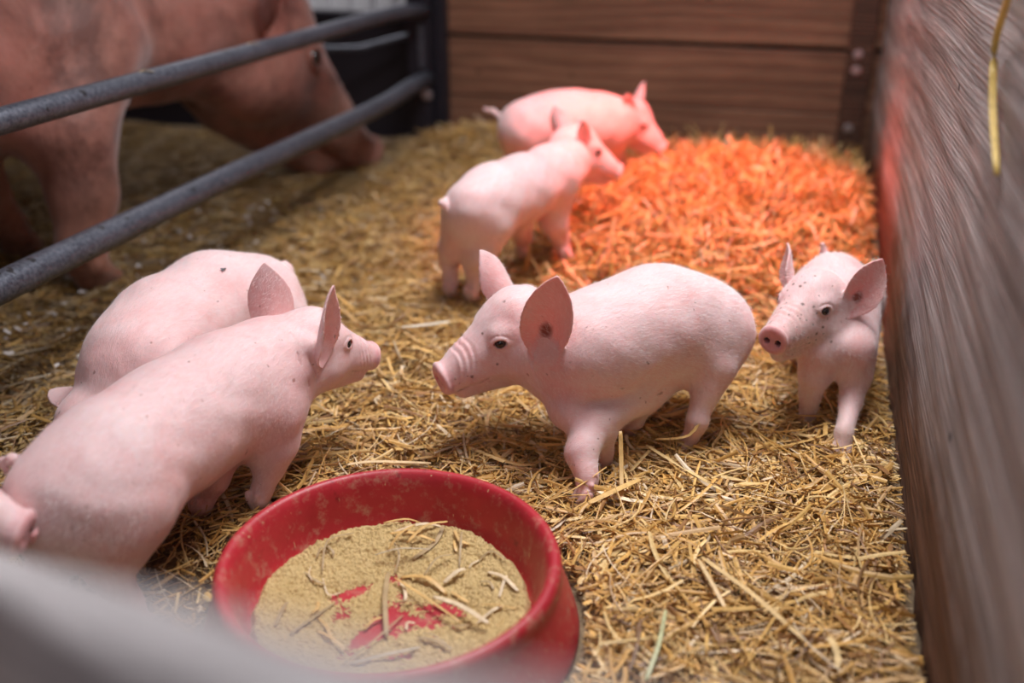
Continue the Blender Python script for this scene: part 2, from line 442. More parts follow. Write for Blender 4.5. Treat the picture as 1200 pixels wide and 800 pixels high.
    if dirt > .3:      # soiled muzzle
        q = P-hl_(X(.075), 0, -.05); nn = np.sin(P[:, 0]*310/scale+1)*np.sin(P[:, 1]*270/scale)*np.sin(P[:, 2]*290/scale)
        blend((1-np.linalg.norm(q, axis=1)/(.075*s))*1.2*dirt+.25*nn*(np.linalg.norm(q, axis=1) < .06*s), (.50, .38, .30))
    if flecks:         # grains of dirt stuck to the muzzle
        q = (P-hp)@HM/s; cand = np.nonzero((q[:, 0] > .02) & (q[:, 0] < X(.110)) & (q[:, 2] > -.07))[0]
        for i in rs.choice(cand, flecks):
            blend((1-np.linalg.norm(P-P[i], axis=1)/(rs.uniform(.0018, .0038)*s))*2.5*rs.uniform(.3, .9), (.17, .10, .075))
    def pr(p):
        v = Rw@p+org-CAM; return round(float(600+FPX*(v@RT)/(v@FW))), round(float(400-FPX*(v@UP)/(v@FW)))
    print('   eyes', [pr(c0) for c0, d in eyes], 'snout', pr(sn), 'ear tips', [pr(b_+u_*L_) for b_, u_, v_, n_, L_, W_ in earinfo])
    root = empty(name, org, yaw)
    tag(root, label, category, group)
    mesh_obj('body', P, Q, mat or M_SKIN, root, True, Cc)
    for c0, d in eyes:
        bm = bmesh.new(); bmesh.ops.create_uvsphere(bm, u_segments=28, v_segments=18, radius=1.0)
        me = bpy.data.meshes.new('eye'); bm.to_mesh(me); bm.free(); me.materials.append(M_EYE)
        me.polygons.foreach_set('use_smooth', np.ones(len(me.polygons), bool))
        o = bpy.data.objects.new('eye', me); COL.objects.link(o); o.parent = root
        o.location = c0; o.scale = (.0088*s,)*3; o.rotation_euler = Vector(d).to_track_quat('Z', 'Y').to_euler()
    if bristles:
        tri = P[Q]; nrm = np.cross(tri[:, 2]-tri[:, 0], tri[:, 3]-tri[:, 1]); ar = np.linalg.norm(nrm, axis=1)+1e-12
        pick = rs.choice(len(Q), bristles, p=ar/ar.sum()); nn = nrm[pick]/ar[pick][:, None]
        wts = rs.dirichlet((1, 1, 1, 1), bristles); p0 = (tri[pick]*wts[..., None]).sum(1)
        keep = p0[:, 2] > .03; p0 = p0[keep]; nn = nn[keep]
        hd = np.linalg.norm(p0-hp, axis=1) < .13*s
        flow = np.where(hd[:, None], -HM[:, 0]+.25*np.array([0, 0, -1.0]), np.array([-1.0, 0, -.35]))
        flow = flow+rs.normal(0, .22, flow.shape); flow -= (flow*nn).sum(1)[:, None]*nn
        flow /= np.linalg.norm(flow, axis=1)[:, None]+1e-9
        ln = rs.uniform(.004, .0105, len(p0))*scale; d1 = flow+nn*rs.uniform(.25, .75, len(p0))[:, None]
        d1 /= np.linalg.norm(d1, axis=1)[:, None]
        sd_ = np.cross(d1, nn); sd_ /= np.linalg.norm(sd_, axis=1)[:, None]+1e-9; wd = .00017*scale
        Vv = np.stack([p0-sd_*wd-nn*.0005, p0+sd_*wd-nn*.0005, p0+d1*ln[:, None]], 1).reshape(-1, 3)
        far = (np.linalg.norm(p0-sn, axis=1) > .03*s)
        Ff = np.arange(len(Vv)).reshape(-1, 3)[far]
        o = mesh_obj('bristle_coat', Vv, Ff, M_BRISTLE, root, False); tag(o, kind='stuff')
    print(name, len(P), 'verts', round(time.time()-T0, 1), 's')
    return root
A = at
PIGS = True
if PIGS:
    rel = lambda d: R(d)+YAW       # a heading given against the camera's right-hand side
    # 1 the piglet in the middle
    build_pig('piglet', 'pale pink piglet in the middle, seen side-on facing left with one foreleg lifted',
        spine=[(A(820,380,.202), .084), (A(772,380,.210), .096), (A(728,396,.205), .091), (A(684,410,.200), .082), (A(646,408,.197), .070)],
        head=(A(603,385,.225), rel(203), R(2), R(0)),
        legs=[
          [(A(712,436,.148), .055), (A(738,463,.120), .038), (A(694,496,.102), .0320), (A(682,529,.074), .0270), (A(686,549,.056), .0185), (A(689,563,.042), .0165), (A(684,582,.022), .0160)],
          [(A(660,428,.17), .050), (A(668,478,.12), .036), (A(704,506,.082), .024), (A(708,528,.042), .0165), (A(706,540,.02), .0155)],
          [(A(836,392,.185), .070), (A(832,426,.152), .047), (A(830,450,.122), .028), (A(817,494,.062), .0175), (A(808,516,.020), .0160)],
          [(A(790,395,.17), .070), (A(756,450,.125), .042), (A(752,468,.102), .026), (A(742,492,.055), .0175), (A(735,505,.02), .016)]],
        tail=[(A(868,392,.20), .010), (A(872,400,.185), .006), (A(870,412,.17), .004)],
        ears=[((-.14, .20, .95), (.58, .80, .05), .120, .080), ((.36, -.16, .95), (.50, -.85, .1), .094, .066)],
        hs=1.06, eo=.062, ef=.021, eshift=.016, h=.0021, bristles=34000, seed=3, dirt=.12, flecks=8,
        folds=[(.0006, .005, [(628, 408), (624, 428), (630, 446)]), (.0006, .005, [(620, 446), (640, 462), (650, 476)])])
    # 2 the piglet at the right
    build_pig('piglet', 'small piglet beside the right wall, looking left with a freckled dirty muzzle',
        spine=[(A(976,332,.205), .058), (A(979,346,.200), .064), (A(982,366,.192), .062), (A(986,388,.172), .050), (A(984,376,.188), .040)],
        head=(A(952,357,.235), rel(227), R(-14), R(0)),
        legs=[
          [(A(1000,408,.165), .042), (A(1003,440,.115), .028), (A(997,470,.075), .020), (A(989,508,.045), .0150), (A(986,528,.02), .0150)],
          [(A(960,408,.165), .040), (A(954,440,.115), .027), (A(950,462,.075), .019), (A(947,478,.045), .0150), (A(946,492,.02), .0150)],
          [(A(1004,350,.17), .055), (A(1006,385,.11), .034), (A(1004,400,.08), .024), (A(1003,420,.03), .016), (A(1002,430,.008), .0160)],
          [(A(952,350,.17), .052), (A(948,385,.11), .034), (A(940,402,.08), .024), (A(936,420,.03), .016), (A(934,432,.008), .0160)]],
        tail=[(A(966,308,.235), .008), (A(965,294,.262), .0055), (A(964,286,.278), .004)],
        ears=[((-.20, .18, .95), (.72, .68, .05), .094, .072), ((-.10, -.20, .97), (.55, -.80, .1), .082, .060)],
        scale=.95, h=.0021, bristles=24000, seed=5, dirt=.42, flecks=46)
    # 3 the piglet at the left, above the bowl
    build_pig('piglet', 'large piglet standing left of the red bowl, tail to the left edge, head turned right',
        spine=[(A(90,582,.186), .085), (A(135,549,.192), .088), (A(200,502,.193), .088), (A(265,462,.195), .088), (A(316,432,.205), .078)],
        head=(A(366,403,.230), rel(46), R(2), R(0)),
        legs=[
          [(A(250,470,.17), .060), (A(262,520,.11), .036), (A(250,560,.07), .024), (A(240,583,.035), .0165), (A(235,596,.02), .016)],
          [(A(312,480,.165), .062), (A(318,518,.115), .040), (A(316,546,.075), .025), (A(307,574,.040), .017), (A(302,590,.02), .016)],
          [(A(80,590,.17), .070), (A(70,640,.11), .038), (A(55,660,.08), .026), (A(62,690,.035), .020), (A(70,706,.008), .0185)],
          [(A(130,595,.165), .078), (A(135,640,.115), .042), (A(128,665,.085), .027), (A(150,705,.035), .020), (A(160,725,.008), .0185)]],
        tail=[(A(42,562,.205), .012), (A(27,543,.220), .0085), (A(14,538,.222), .0065), (A(3,541,.215), .005), (A(8,552,.205), .004)],
        ears=[((-.05, .06, .99), (.55, .82, .05), .116, .082), ((.08, -.04, 1.0), (.50, -.86, .1), .118, .074)],
        h=.0021, bristles=34000, seed=8, dirt=.2, jowl=1.05, hs=.92,
        folds=[(.0007, .006, [(352, 388), (360, 415), (372, 445)]), (.0006, .005, [(342, 392), (350, 422), (362, 452)])])
    # 4 the one behind it
    build_pig('piglet', 'piglet behind the large left one, head down out of sight, fly on its back',
        spine=[(A(300,352,.195), .088), (A(250,360,.200), .094), (A(195,392,.198), .092), (A(164,425,.188), .082), (A(146,450,.165), .064)],
        head=(A(112,504,.110), rel(212), R(38), R(0)),
        legs=[
          [(A(150,440,.155), .056), (A(140,480,.11), .034), (A(150,510,.07), .023), (A(145,540,.03), .018), (A(140,552,.008), .018)],
          [(A(190,440,.155), .056), (A(195,480,.11), .034), (A(205,510,.07), .023), (A(200,540,.03), .018), (A(195,552,.008), .018)],
          [(A(270,370,.17), .066), (A(262,410,.11), .036), (A(272,430,.08), .025), (A(268,460,.03), .018), (A(262,470,.008), .018)],
          [(A(318,378,.165), .070), (A(322,410,.11), .038), (A(330,430,.08), .025), (A(325,460,.03), .018), (A(318,470,.008), .018)]],
        tail=[(A(336,325,.235), .009), (A(338,314,.250), .0065), (A(334,308,.26), .0045)],
        ears=[((-.1, .95, -.3), (.6, .3, .6), .08, .06), ((.35, -.93, .22), (.55, .3, -.75), .125, .082)],
        h=.0024, bristles=16000, seed=12, dirt=.2)
    # 5, 6 the two at the back
    build_pig('piglet', 'piglet at the back, rump towards the camera, nose at the reddish straw',
        spine=[(A(556,243,.260), .068), (A(580,232,.266), .071), (A(612,220,.266), .070), (A(645,205,.268), .066), (A(663,192,.280), .055)],
        head=(A(678,174,.290), rel(14), R(7), R(0)),
        legs=[
          [(A(604,238,.22), .046), (A(607,262,.16), .032), (A(612,275,.11), .026), (A(612,288,.075), .016), (A(612,298,.055), .016)],
          [(A(648,230,.215), .050), (A(650,260,.15), .034), (A(655,275,.11), .025), (A(660,290,.075), .016), (A(664,301,.055), .016)],
          [(A(546,258,.225), .056), (A(532,290,.15), .034), (A(527,303,.115), .025), (A(528,328,.065), .017), (A(527,343,.04), .016)],
          [(A(573,262,.220), .056), (A(563,298,.15), .034), (A(556,310,.115), .026), (A(556,333,.065), .017), (A(552,348,.04), .016)]],
        tail=[(A(524,245,.265), .010), (A(518,238,.28), .007), (A(524,232,.285), .005)],
        ears=[((-.40, .30, .82), (.6, .75, 0), .092, .070), ((-.25, -.20, .85), (.60, -.78, .1), .088, .068)],
        ef=.018, hs=.93, h=.0030, seed=15, dirt=.15)
    build_pig('piglet', 'farthest piglet, side-on against the back boards, facing right under the heat light',
        spine=[(A(618,152,.275), .088), (A(650,148,.28), .092), (A(680,146,.28), .088), (A(708,146,.275), .078), (A(722,143,.275), .062)],
        head=(A(742,140,.275), rel(-16), R(16), R(0)),
        legs=[
          [(A(690,152,.24), .056), (A(690,175,.18), .034), (A(690,190,.14), .025), (A(690,212,.08), .016), (A(688,224,.055), .016)],
          [(A(712,158,.24), .056), (A(718,180,.18), .034), (A(722,195,.14), .025), (A(726,215,.08), .016), (A(728,226,.060), .016)],
          [(A(612,160,.24), .066), (A(606,182,.18), .036), (A(598,192,.14), .026), (A(602,212,.08), .016), (A(604,224,.045), .016)],
          [(A(634,162,.24), .066), (A(630,186,.18), .038), (A(622,196,.14), .027), (A(626,216,.08), .016), (A(630,228,.045), .016)]],
        tail=[(A(590,140,.30), .010), (A(578,130,.315), .007), (A(568,128,.32), .005)],
        ears=[((-.05, .25, .95), (.75, .55, .1), .094, .058), ((-.20, -.35, .85), (.70, -.70, .0), .094, .070)],
        ef=.018, hs=.90, h=.0030, seed=18, dirt=.15)
    # 7 the one whose snout enters at the left edge
    build_pig('piglet', 'piglet at the lower left edge, only its pink face showing below another tail',
        spine=[(A(-360,600,.22), .084), (A(-290,600,.235), .090), (A(-215,604,.235), .088), (A(-160,600,.24), .078), (A(-130,596,.25), .062)],
        head=(A(-108,568,.262), rel(-2), R(2), R(0)),
        legs=[
          [(A(-150,625,.16), .058), (A(-150,660,.11), .036), (A(-150,690,.07), .025), (A(-150,720,.03), .018), (A(-148,740,.008), .018)],
          [(A(-110,640,.16), .058), (A(-108,680,.11), .036), (A(-106,720,.07), .025), (A(-108,750,.03), .018), (A(-106,770,.008), .018)],
          [(A(-330,625,.16), .068), (A(-340,660,.11), .038), (A(-350,680,.08), .027), (A(-345,710,.03), .018), (A(-340,735,.008), .018)],
          [(A(-300,640,.16), .068), (A(-305,690,.11), .038), (A(-315,715,.08), .027), (A(-310,750,.03), .018), (A(-305,770,.008), .018)]],
        tail=[(A(-390,600,.22), .010), (A(-405,590,.235), .007), (A(-412,600,.24), .005)],
        ears=[((-.40, .55, .72), (.2, .5, -.8), .100, .068), ((-.35, -.55, .75), (.75, -.60, .1), .100, .068)],
        h=.003, seed=21, dirt=.15)
    # the sow
    build_pig('sow', 'huge sow behind the metal rails, head lowered towards the straw', category='pig',
        spine=[((-1.95, .55, .60), .26), ((-1.98, 1.10, .58), .29), ((-1.98, 1.60, .58), .28), ((-1.96, 2.05, .56), .25), ((-1.86, 2.55, .56), .20)],
        head=((-1.74, 2.94, .485), R(61), R(29), R(0)),
        legs=[
          [((-2.02, 2.02, .50), .16), ((-2.05, 1.96, .36), .11), ((-2.04, 2.02, .22), .075), ((-2.03, 2.08, .10), .052), ((-2.02, 2.10, .035), .05)],
          [((-1.78, 2.18, .56), .16), ((-1.72, 2.02, .38), .112), ((-1.69, 2.00, .22), .080), ((-1.68, 1.95, .10), .055), ((-1.665, 1.95, .035), .052)],
          [((-2.05, .60, .50), .20), ((-2.08, .62, .34), .11), ((-2.08, .52, .24), .07), ((-2.07, .56, .10), .05), ((-2.06, .58, .035), .05)],
          [((-1.76, .60, .50), .20), ((-1.72, .64, .34), .11), ((-1.72, .54, .24), .07), ((-1.72, .58, .10), .05), ((-1.72, .60, .035), .05)]],
        tail=[((-1.88, .28, .72), .03), ((-1.87, .24, .66), .02), ((-1.88, .24, .58), .012)],
        ears=[((.45, .30, .75), (.3, .3, -.9), .085, .07), ((-.45, -.40, .75), (.5, -.7, .3), .095, .08)],
        scale=2.7, h=.0085, hs=1.28, muzzle=1.42, mat=M_SOW, seed=30, dirt=.7, jowl=1.15, kf=.8)
# ------------------------------------------------------------------ straw floor
def gh(x, y):
    """height of the littered floor"""
    x = np.asarray(x, float); y = np.asarray(y, float)
    z = .006*np.sin(x*9+1.3*np.sin(y*5))*np.sin(y*8+.7)+.004*np.sin(x*23+y*11)*np.sin(y*19-x*7)
    z = z+.025*np.clip((y-1.95)/1.6, 0, 1)**1.2*np.clip((x+1.5)/.5, 0, 1)
    gs = lambda cx, cy, sx, sy, hh: hh*np.exp(-((x-cx)/sx)**2-((y-cy)/sy)**2)
    z = z+gs(-.17, 2.86, .34, .42, .085)+gs(.05, 2.75, .25, .45, .03)+gs(-.42, 2.75, .2, .25, .02)+gs(-1.12, 3.45, .30, .22, .09)
    z = z+gs(.16, 1.4, .10, .6, .015)
    return z
def straws(n, px, py, ln, wd, lift, tilt, segs, tintfn, curl=.5, seed=1, zfn=gh, name='straw'):
    r = np.random.default_rng(seed)
    yaw = r.uniform(0, 2*np.pi, n); pit = r.normal(0, tilt, n); bend = r.normal(0, curl, n); sag = r.normal(0, curl*.5, n)
    kink = np.where(r.random(n) < .25, r.normal(0, .6, n), 0); kp = r.integers(1, max(segs, 2), n)
    t = np.linspace(-.5, .5, segs+1)
    pts = np.zeros((n, segs+1, 3)); dirs = np.zeros((n, segs+1, 3)); cur = np.zeros((n, 3))
    for i, tt in enumerate(t):
        a = yaw+bend*tt+np.where(i > kp, kink, 0); p = pit+sag*tt
        d = np.stack([np.cos(a)*np.cos(p), np.sin(a)*np.cos(p), np.sin(p)], 1); dirs[:, i] = d
        if i: cur = cur+d*(ln/segs)[:, None]
        pts[:, i] = cur
    pts -= pts.mean(1, keepdims=True)
    pts[..., 0] += px[:, None]; pts[..., 1] += py[:, None]
    zc = zfn(px, py); zg = zfn(pts[..., 0], pts[..., 1])
    pts[..., 2] = pts[..., 2]*.9+(.5*zg+.5*zc[:, None])+lift[:, None]
    pts[..., 2] = np.maximum(pts[..., 2], zg-.004)
    up = np.array([0, 0, 1.0]); sd = np.cross(dirs, up); sd /= np.linalg.norm(sd, axis=2, keepdims=True)+1e-9
    nn = np.cross(sd, dirs); roll = r.normal(0, .7, n)[:, None, None]
    s2 = sd*np.cos(roll)+nn*np.sin(roll); n2 = nn*np.cos(roll)-sd*np.sin(roll)
    w_ = (wd/2)[:, None, None]; th = np.minimum(wd*.22, .0008)[:, None, None]
    tap = np.ones(segs+1); tap[-1] = .75; tap = tap[None, :, None]
    ring = np.stack([pts+s2*w_*tap, pts+n2*th, pts-s2*w_*tap, pts-n2*th], 2)     # n, segs+1, 4, 3
    V = ring.reshape(-1, 3); base = (np.arange(n)*(segs+1)*4)[:, None, None]
    si = (np.arange(segs)*4)[None, :, None]; k = np.arange(4)[None, None, :]; k1 = (k+1) % 4
    Fq = np.stack(np.broadcast_arrays(base+si+k, base+si+k1, base+si+4+k1, base+si+4+k), -1).reshape(-1, 4)
    caps = np.concatenate([(np.arange(n)*(segs+1)*4)[:, None]+np.array([[3, 2, 1, 0]]), (np.arange(n)*(segs+1)*4+segs*4)[:, None]+np.array([[0, 1, 2, 3]])])
    Fq = np.concatenate([Fq, caps])
    c = tintfn(r, n, px, py)
    C = np.repeat(c, (segs+1)*4, axis=0)*np.repeat(r.uniform(.88, 1.08, (n*(segs+1), 1)), 4, axis=0)
    return V, Fq, C
PAL = np.array([(.80, .465, .135), (.88, .55, .175), (.94, .67, .29), (.64, .36, .10), (.42, .21, .075), (.95, .76, .50), (.76, .48, .21), (.30, .16, .07)])
def tint(r, n, px, py):
    c = PAL[r.choice(len(PAL), n, p=[.2, .2, .16, .13, .09, .06, .1, .06])]*r.uniform(.75, 1.12, (n, 1))
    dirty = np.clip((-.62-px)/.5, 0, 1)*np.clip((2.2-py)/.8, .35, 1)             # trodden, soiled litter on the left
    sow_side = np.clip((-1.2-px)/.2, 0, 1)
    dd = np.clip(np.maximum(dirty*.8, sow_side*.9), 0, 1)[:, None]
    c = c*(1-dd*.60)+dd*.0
    grey = np.clip((1.05-py)/.35, 0, 1)[:, None]*.35                             # older, greyer straw close to the front
    c = c*(1-grey)+c.mean(1, keepdims=True)*np.array([1.12, 1.0, .82])*grey
    return c
def straw_mat():
    k = NT('straw'); c = k.coord()
    n = k.noise(c, 90, 3, .6); f = k.noise(c, 900, 2, .6)
    col = k.mix(1.0, k.attr(), k.ramp(n, [(.3, (.78, .74, .68)), (.62, g(1.0))]), 'MULTIPLY')
    col = k.mix(.5, col, k.ramp(f, [(.3, g(.7)), (.7, g(1.0))]), 'MULTIPLY')
    k.l(col, k.b.inputs['Base Color']); k.b.inputs['Roughness'].default_value = .42; k.b.inputs['Specular IOR Level'].default_value = .45
    k.l(k.bump(f, .3, .0006), k.b.inputs['Normal']); return k.m
M_STRAW = straw_mat()
def soil_mat():
    k = NT('trodden_litter'); c = k.coord()
    n = k.noise(c, 9, 6, .7); f = k.noise(c, 160, 5, .7)
    col = k.mix(.55, k.ramp(n, [(.3, (.13, .085, .05)), (.7, (.27, .185, .105))]), k.ramp(f, [(.3, (.09, .06, .04)), (.62, (.40, .28, .15))]))
    k.l(col, k.b.inputs['Base Color']); k.b.inputs['Roughness'].default_value = .85
    k.l(k.bump(f, .8, .006), k.b.inputs['Normal']); return k.m
gx, gy = np.meshgrid(np.linspace(-3.2, .235, 170), np.linspace(-.6, 3.72, 210), indexing='ij')
gz = gh(gx, gy)-.006
V = np.stack([gx, gy, gz], -1).reshape(-1, 3); nI, nJ = gx.shape
ii = (np.arange(nI-1)[:, None]*nJ+np.arange(nJ-1)[None, :]).ravel()
F_ = np.stack([ii, ii+nJ, ii+nJ+1, ii+1], 1)
# skirt and underside close the slab
bot = len(V); Vb = V.copy(); Vb[:, 2] = -.08
edge = list(range(0, nJ))+[i*nJ+nJ-1 for i in range(1, nI)]+[(nI-1)*nJ+j for j in range(nJ-2, -1, -1)]+[i*nJ for i in range(nI-2, 0, -1)]
F2 = [(edge[i], edge[(i+1) % len(edge)], edge[(i+1) % len(edge)]+bot, edge[i]+bot) for i in range(len(edge))]
F_ = np.concatenate([F_, np.array(F2), (F_+bot)[:, ::-1]])
o = mesh_obj('floor', np.concatenate([V, Vb]), F_, soil_mat()); tag(o, kind='structure')

BOWL = np.array([-.455, .985])
FEET = [at(683, 588, .0), at(700, 560, .0), at(988, 532, .0), at(946, 498, .0), at(302, 594, 0), at(808, 520, 0), at(813, 500, 0)]
def spots(n, x0, x1, y0, y1, seed, dens=None, feet=0):
    r = np.random.default_rng(seed); out = []
    tot = 0
    while tot < n:
        p = np.stack([r.uniform(x0, x1, n), r.uniform(y0, y1, n)], 1)
        ok = np.linalg.norm(p-BOWL, axis=1) > .262
        if dens is not None: ok &= r.random(n) < dens(p[:, 0], p[:, 1])
        if feet:
            for f_ in FEET: ok &= np.linalg.norm(p-f_[:2], axis=1) > feet
        out.append(p[ok]); tot += ok.sum()
    p = np.concatenate(out)[:n]; return p[:, 0], p[:, 1], r
def bedding(parts):
    Vs, Fs, Cs, off = [], [], [], 0
    for v, f, c in parts: Vs.append(v); Fs.append(f+off); Cs.append(c); off += len(v)
    return np.concatenate(Vs), np.concatenate(Fs), np.concatenate(Cs)
def dens_near(x, y):
    d = np.ones_like(x)
    bare = np.exp(-((x+.86)/.22)**2-((y-.93)/.28)**2)+.7*np.exp(-((x+1.05)/.3)**2-((y-1.6)/.5)**2)
    return np.clip(1-.72*bare, .15, 1)
def nobowl(px, py, ln):      # shorten what would poke through the bowl's side
    d = np.hypot(px-BOWL[0], py-BOWL[1])-.258
    return np.clip(ln, .008, np.maximum(2*d, .010))
parts = []
# fine broken chaff underneath
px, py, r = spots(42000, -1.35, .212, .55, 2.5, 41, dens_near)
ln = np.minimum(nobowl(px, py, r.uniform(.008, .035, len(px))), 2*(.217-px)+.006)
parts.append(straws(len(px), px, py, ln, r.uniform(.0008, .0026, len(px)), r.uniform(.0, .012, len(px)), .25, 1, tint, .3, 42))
# the deep layer and the loose top layer near the camera
for n, lo_, hi_, l0, l1, w0, w1, tl, sd_ in ((15000, .002, .016, .03, .10, .0018, .0046, .10, 51), (9500, .008, .020, .03, .13, .0022, .0072, .15, 52), (2600, .014, .028, .04, .15, .0030, .0085, .20, 53)):
    px, py, r = spots(n, -1.35, .205, .60, 2.5, sd_, dens_near, .035 if sd_ > 51 else 0)
    ln = nobowl(px, py, l0+(l1-l0)*r.random(n)**1.5)
    ln = np.minimum(ln, 2*(.216-px)/.9+.012)
    parts.append(straws(n, px, py, ln, r.uniform(w0, w1, n), r.uniform(lo_, hi_, n), tl, 4, tint, .55, sd_+7))
px, py, r = spots(6500, -1.35, .195, .60, 2.5, 57, dens_near, .04)
parts.append(straws(6500, px, py, np.minimum(nobowl(px, py, r.uniform(.05, .17, 6500)), 2*(.214-px)/.9+.01), r.uniform(.0011, .0030, 6500), r.uniform(.008, .026, 6500), .20, 6, tint, 1.0, 58))
# farther back and the nest under the heat lamp: deep, loose, fluffed up
px, py, r = spots(15000, -1.35, .20, 2.3, 3.62, 61)
parts.append(straws(len(px), px, py, np.minimum(r.uniform(.04, .15, len(px)), 2*(.215-px)/.9+.01), r.uniform(.003, .0065, len(px)), r.uniform(0, .03, len(px)), .22, 4, tint, .8, 62))
nest = lambda x, y: np.exp(-((x+.15)/.38)**2-((y-2.95)/.50)**2)
px, py, r = spots(11000, -.75, .19, 2.2, 3.55, 63, nest)
parts.append(straws(len(px), px, py, np.minimum(r.uniform(.05, .18, len(px)), 2*(.215-px)/.9+.01), r.uniform(.003, .007, len(px)), r.uniform(.010, .085, len(px)), .62, 4, tint, 1.4, 64))
# the sow's side of the rails: thinner, darker, trodden down
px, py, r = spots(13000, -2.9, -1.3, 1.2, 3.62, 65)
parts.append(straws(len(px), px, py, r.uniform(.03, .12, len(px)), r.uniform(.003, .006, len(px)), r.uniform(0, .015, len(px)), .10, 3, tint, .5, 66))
V, F_, C_ = bedding(parts)
# keep every blade on the near side of the boards
V[:, 0] = np.minimum(V[:, 0], .2185); V[:, 1] = np.minimum(V[:, 1], 3.672)
o = mesh_obj('straw_bedding', V, F_, M_STRAW, None, False, C_)
tag(o, 'golden straw litter covering the whole pen floor, heaped in the back corner', 'straw', kind='stuff')
print('straw', len(F_), round(time.time()-T0, 1))
# pale wood shavings trodden into the litter by the rails
def shav(r, n, px, py): return np.array([(.72, .68, .66)])*r.uniform(.6, 1.1, (n, 1))
r = np.random.default_rng(71); px = r.uniform(-1.75, -1.0, 260); py = r.uniform(1.4, 2.7, 260)
v, f, c = straws(260, px, py, r.uniform(.01, .03, 260), r.uniform(.005, .012, 260), r.uniform(.008, .02, 260), .3, 3, shav, 1.5, 72)
o = mesh_obj('wood_shavings', v, f, M_STRAW, None, False, c); tag(o, 'whitish wood shavings scattered in the dark litter by the rails', 'wood shavings', kind='stuff')

# ------------------------------------------------------------------ room
def box_bm(bm, x0, x1, y0, y1, z0, z1, bev=0, cuts=0):
    vs = [bm.verts.new((x, y, z)) for z in (z0, z1) for y in (y0, y1) for x in (x0, x1)]
    fs = [bm.faces.new([vs[i] for i in q]) for q in ((0, 2, 3, 1), (4, 5, 7, 6), (0, 1, 5, 4), (2, 6, 7, 3), (0, 4, 6, 2), (1, 3, 7, 5))]
    if bev:
        es = list({e for f in fs for e in f.edges}); bmesh.ops.bevel(bm, geom=es, offset=bev, segments=2, profile=.5, affect='EDGES')
def bm_obj(name, bm, mat, parent=None, smooth=False):
    me = bpy.data.meshes.new(name); bmesh.ops.recalc_face_normals(bm, faces=bm.faces); bm.to_mesh(me); bm.free(); me.materials.append(mat)
    if smooth: me.polygons.foreach_set('use_smooth', np.ones(len(me.polygons), bool))
    o = bpy.data.objects.new(name, me); COL.objects.link(o)
    if parent: o.parent = parent
    return o
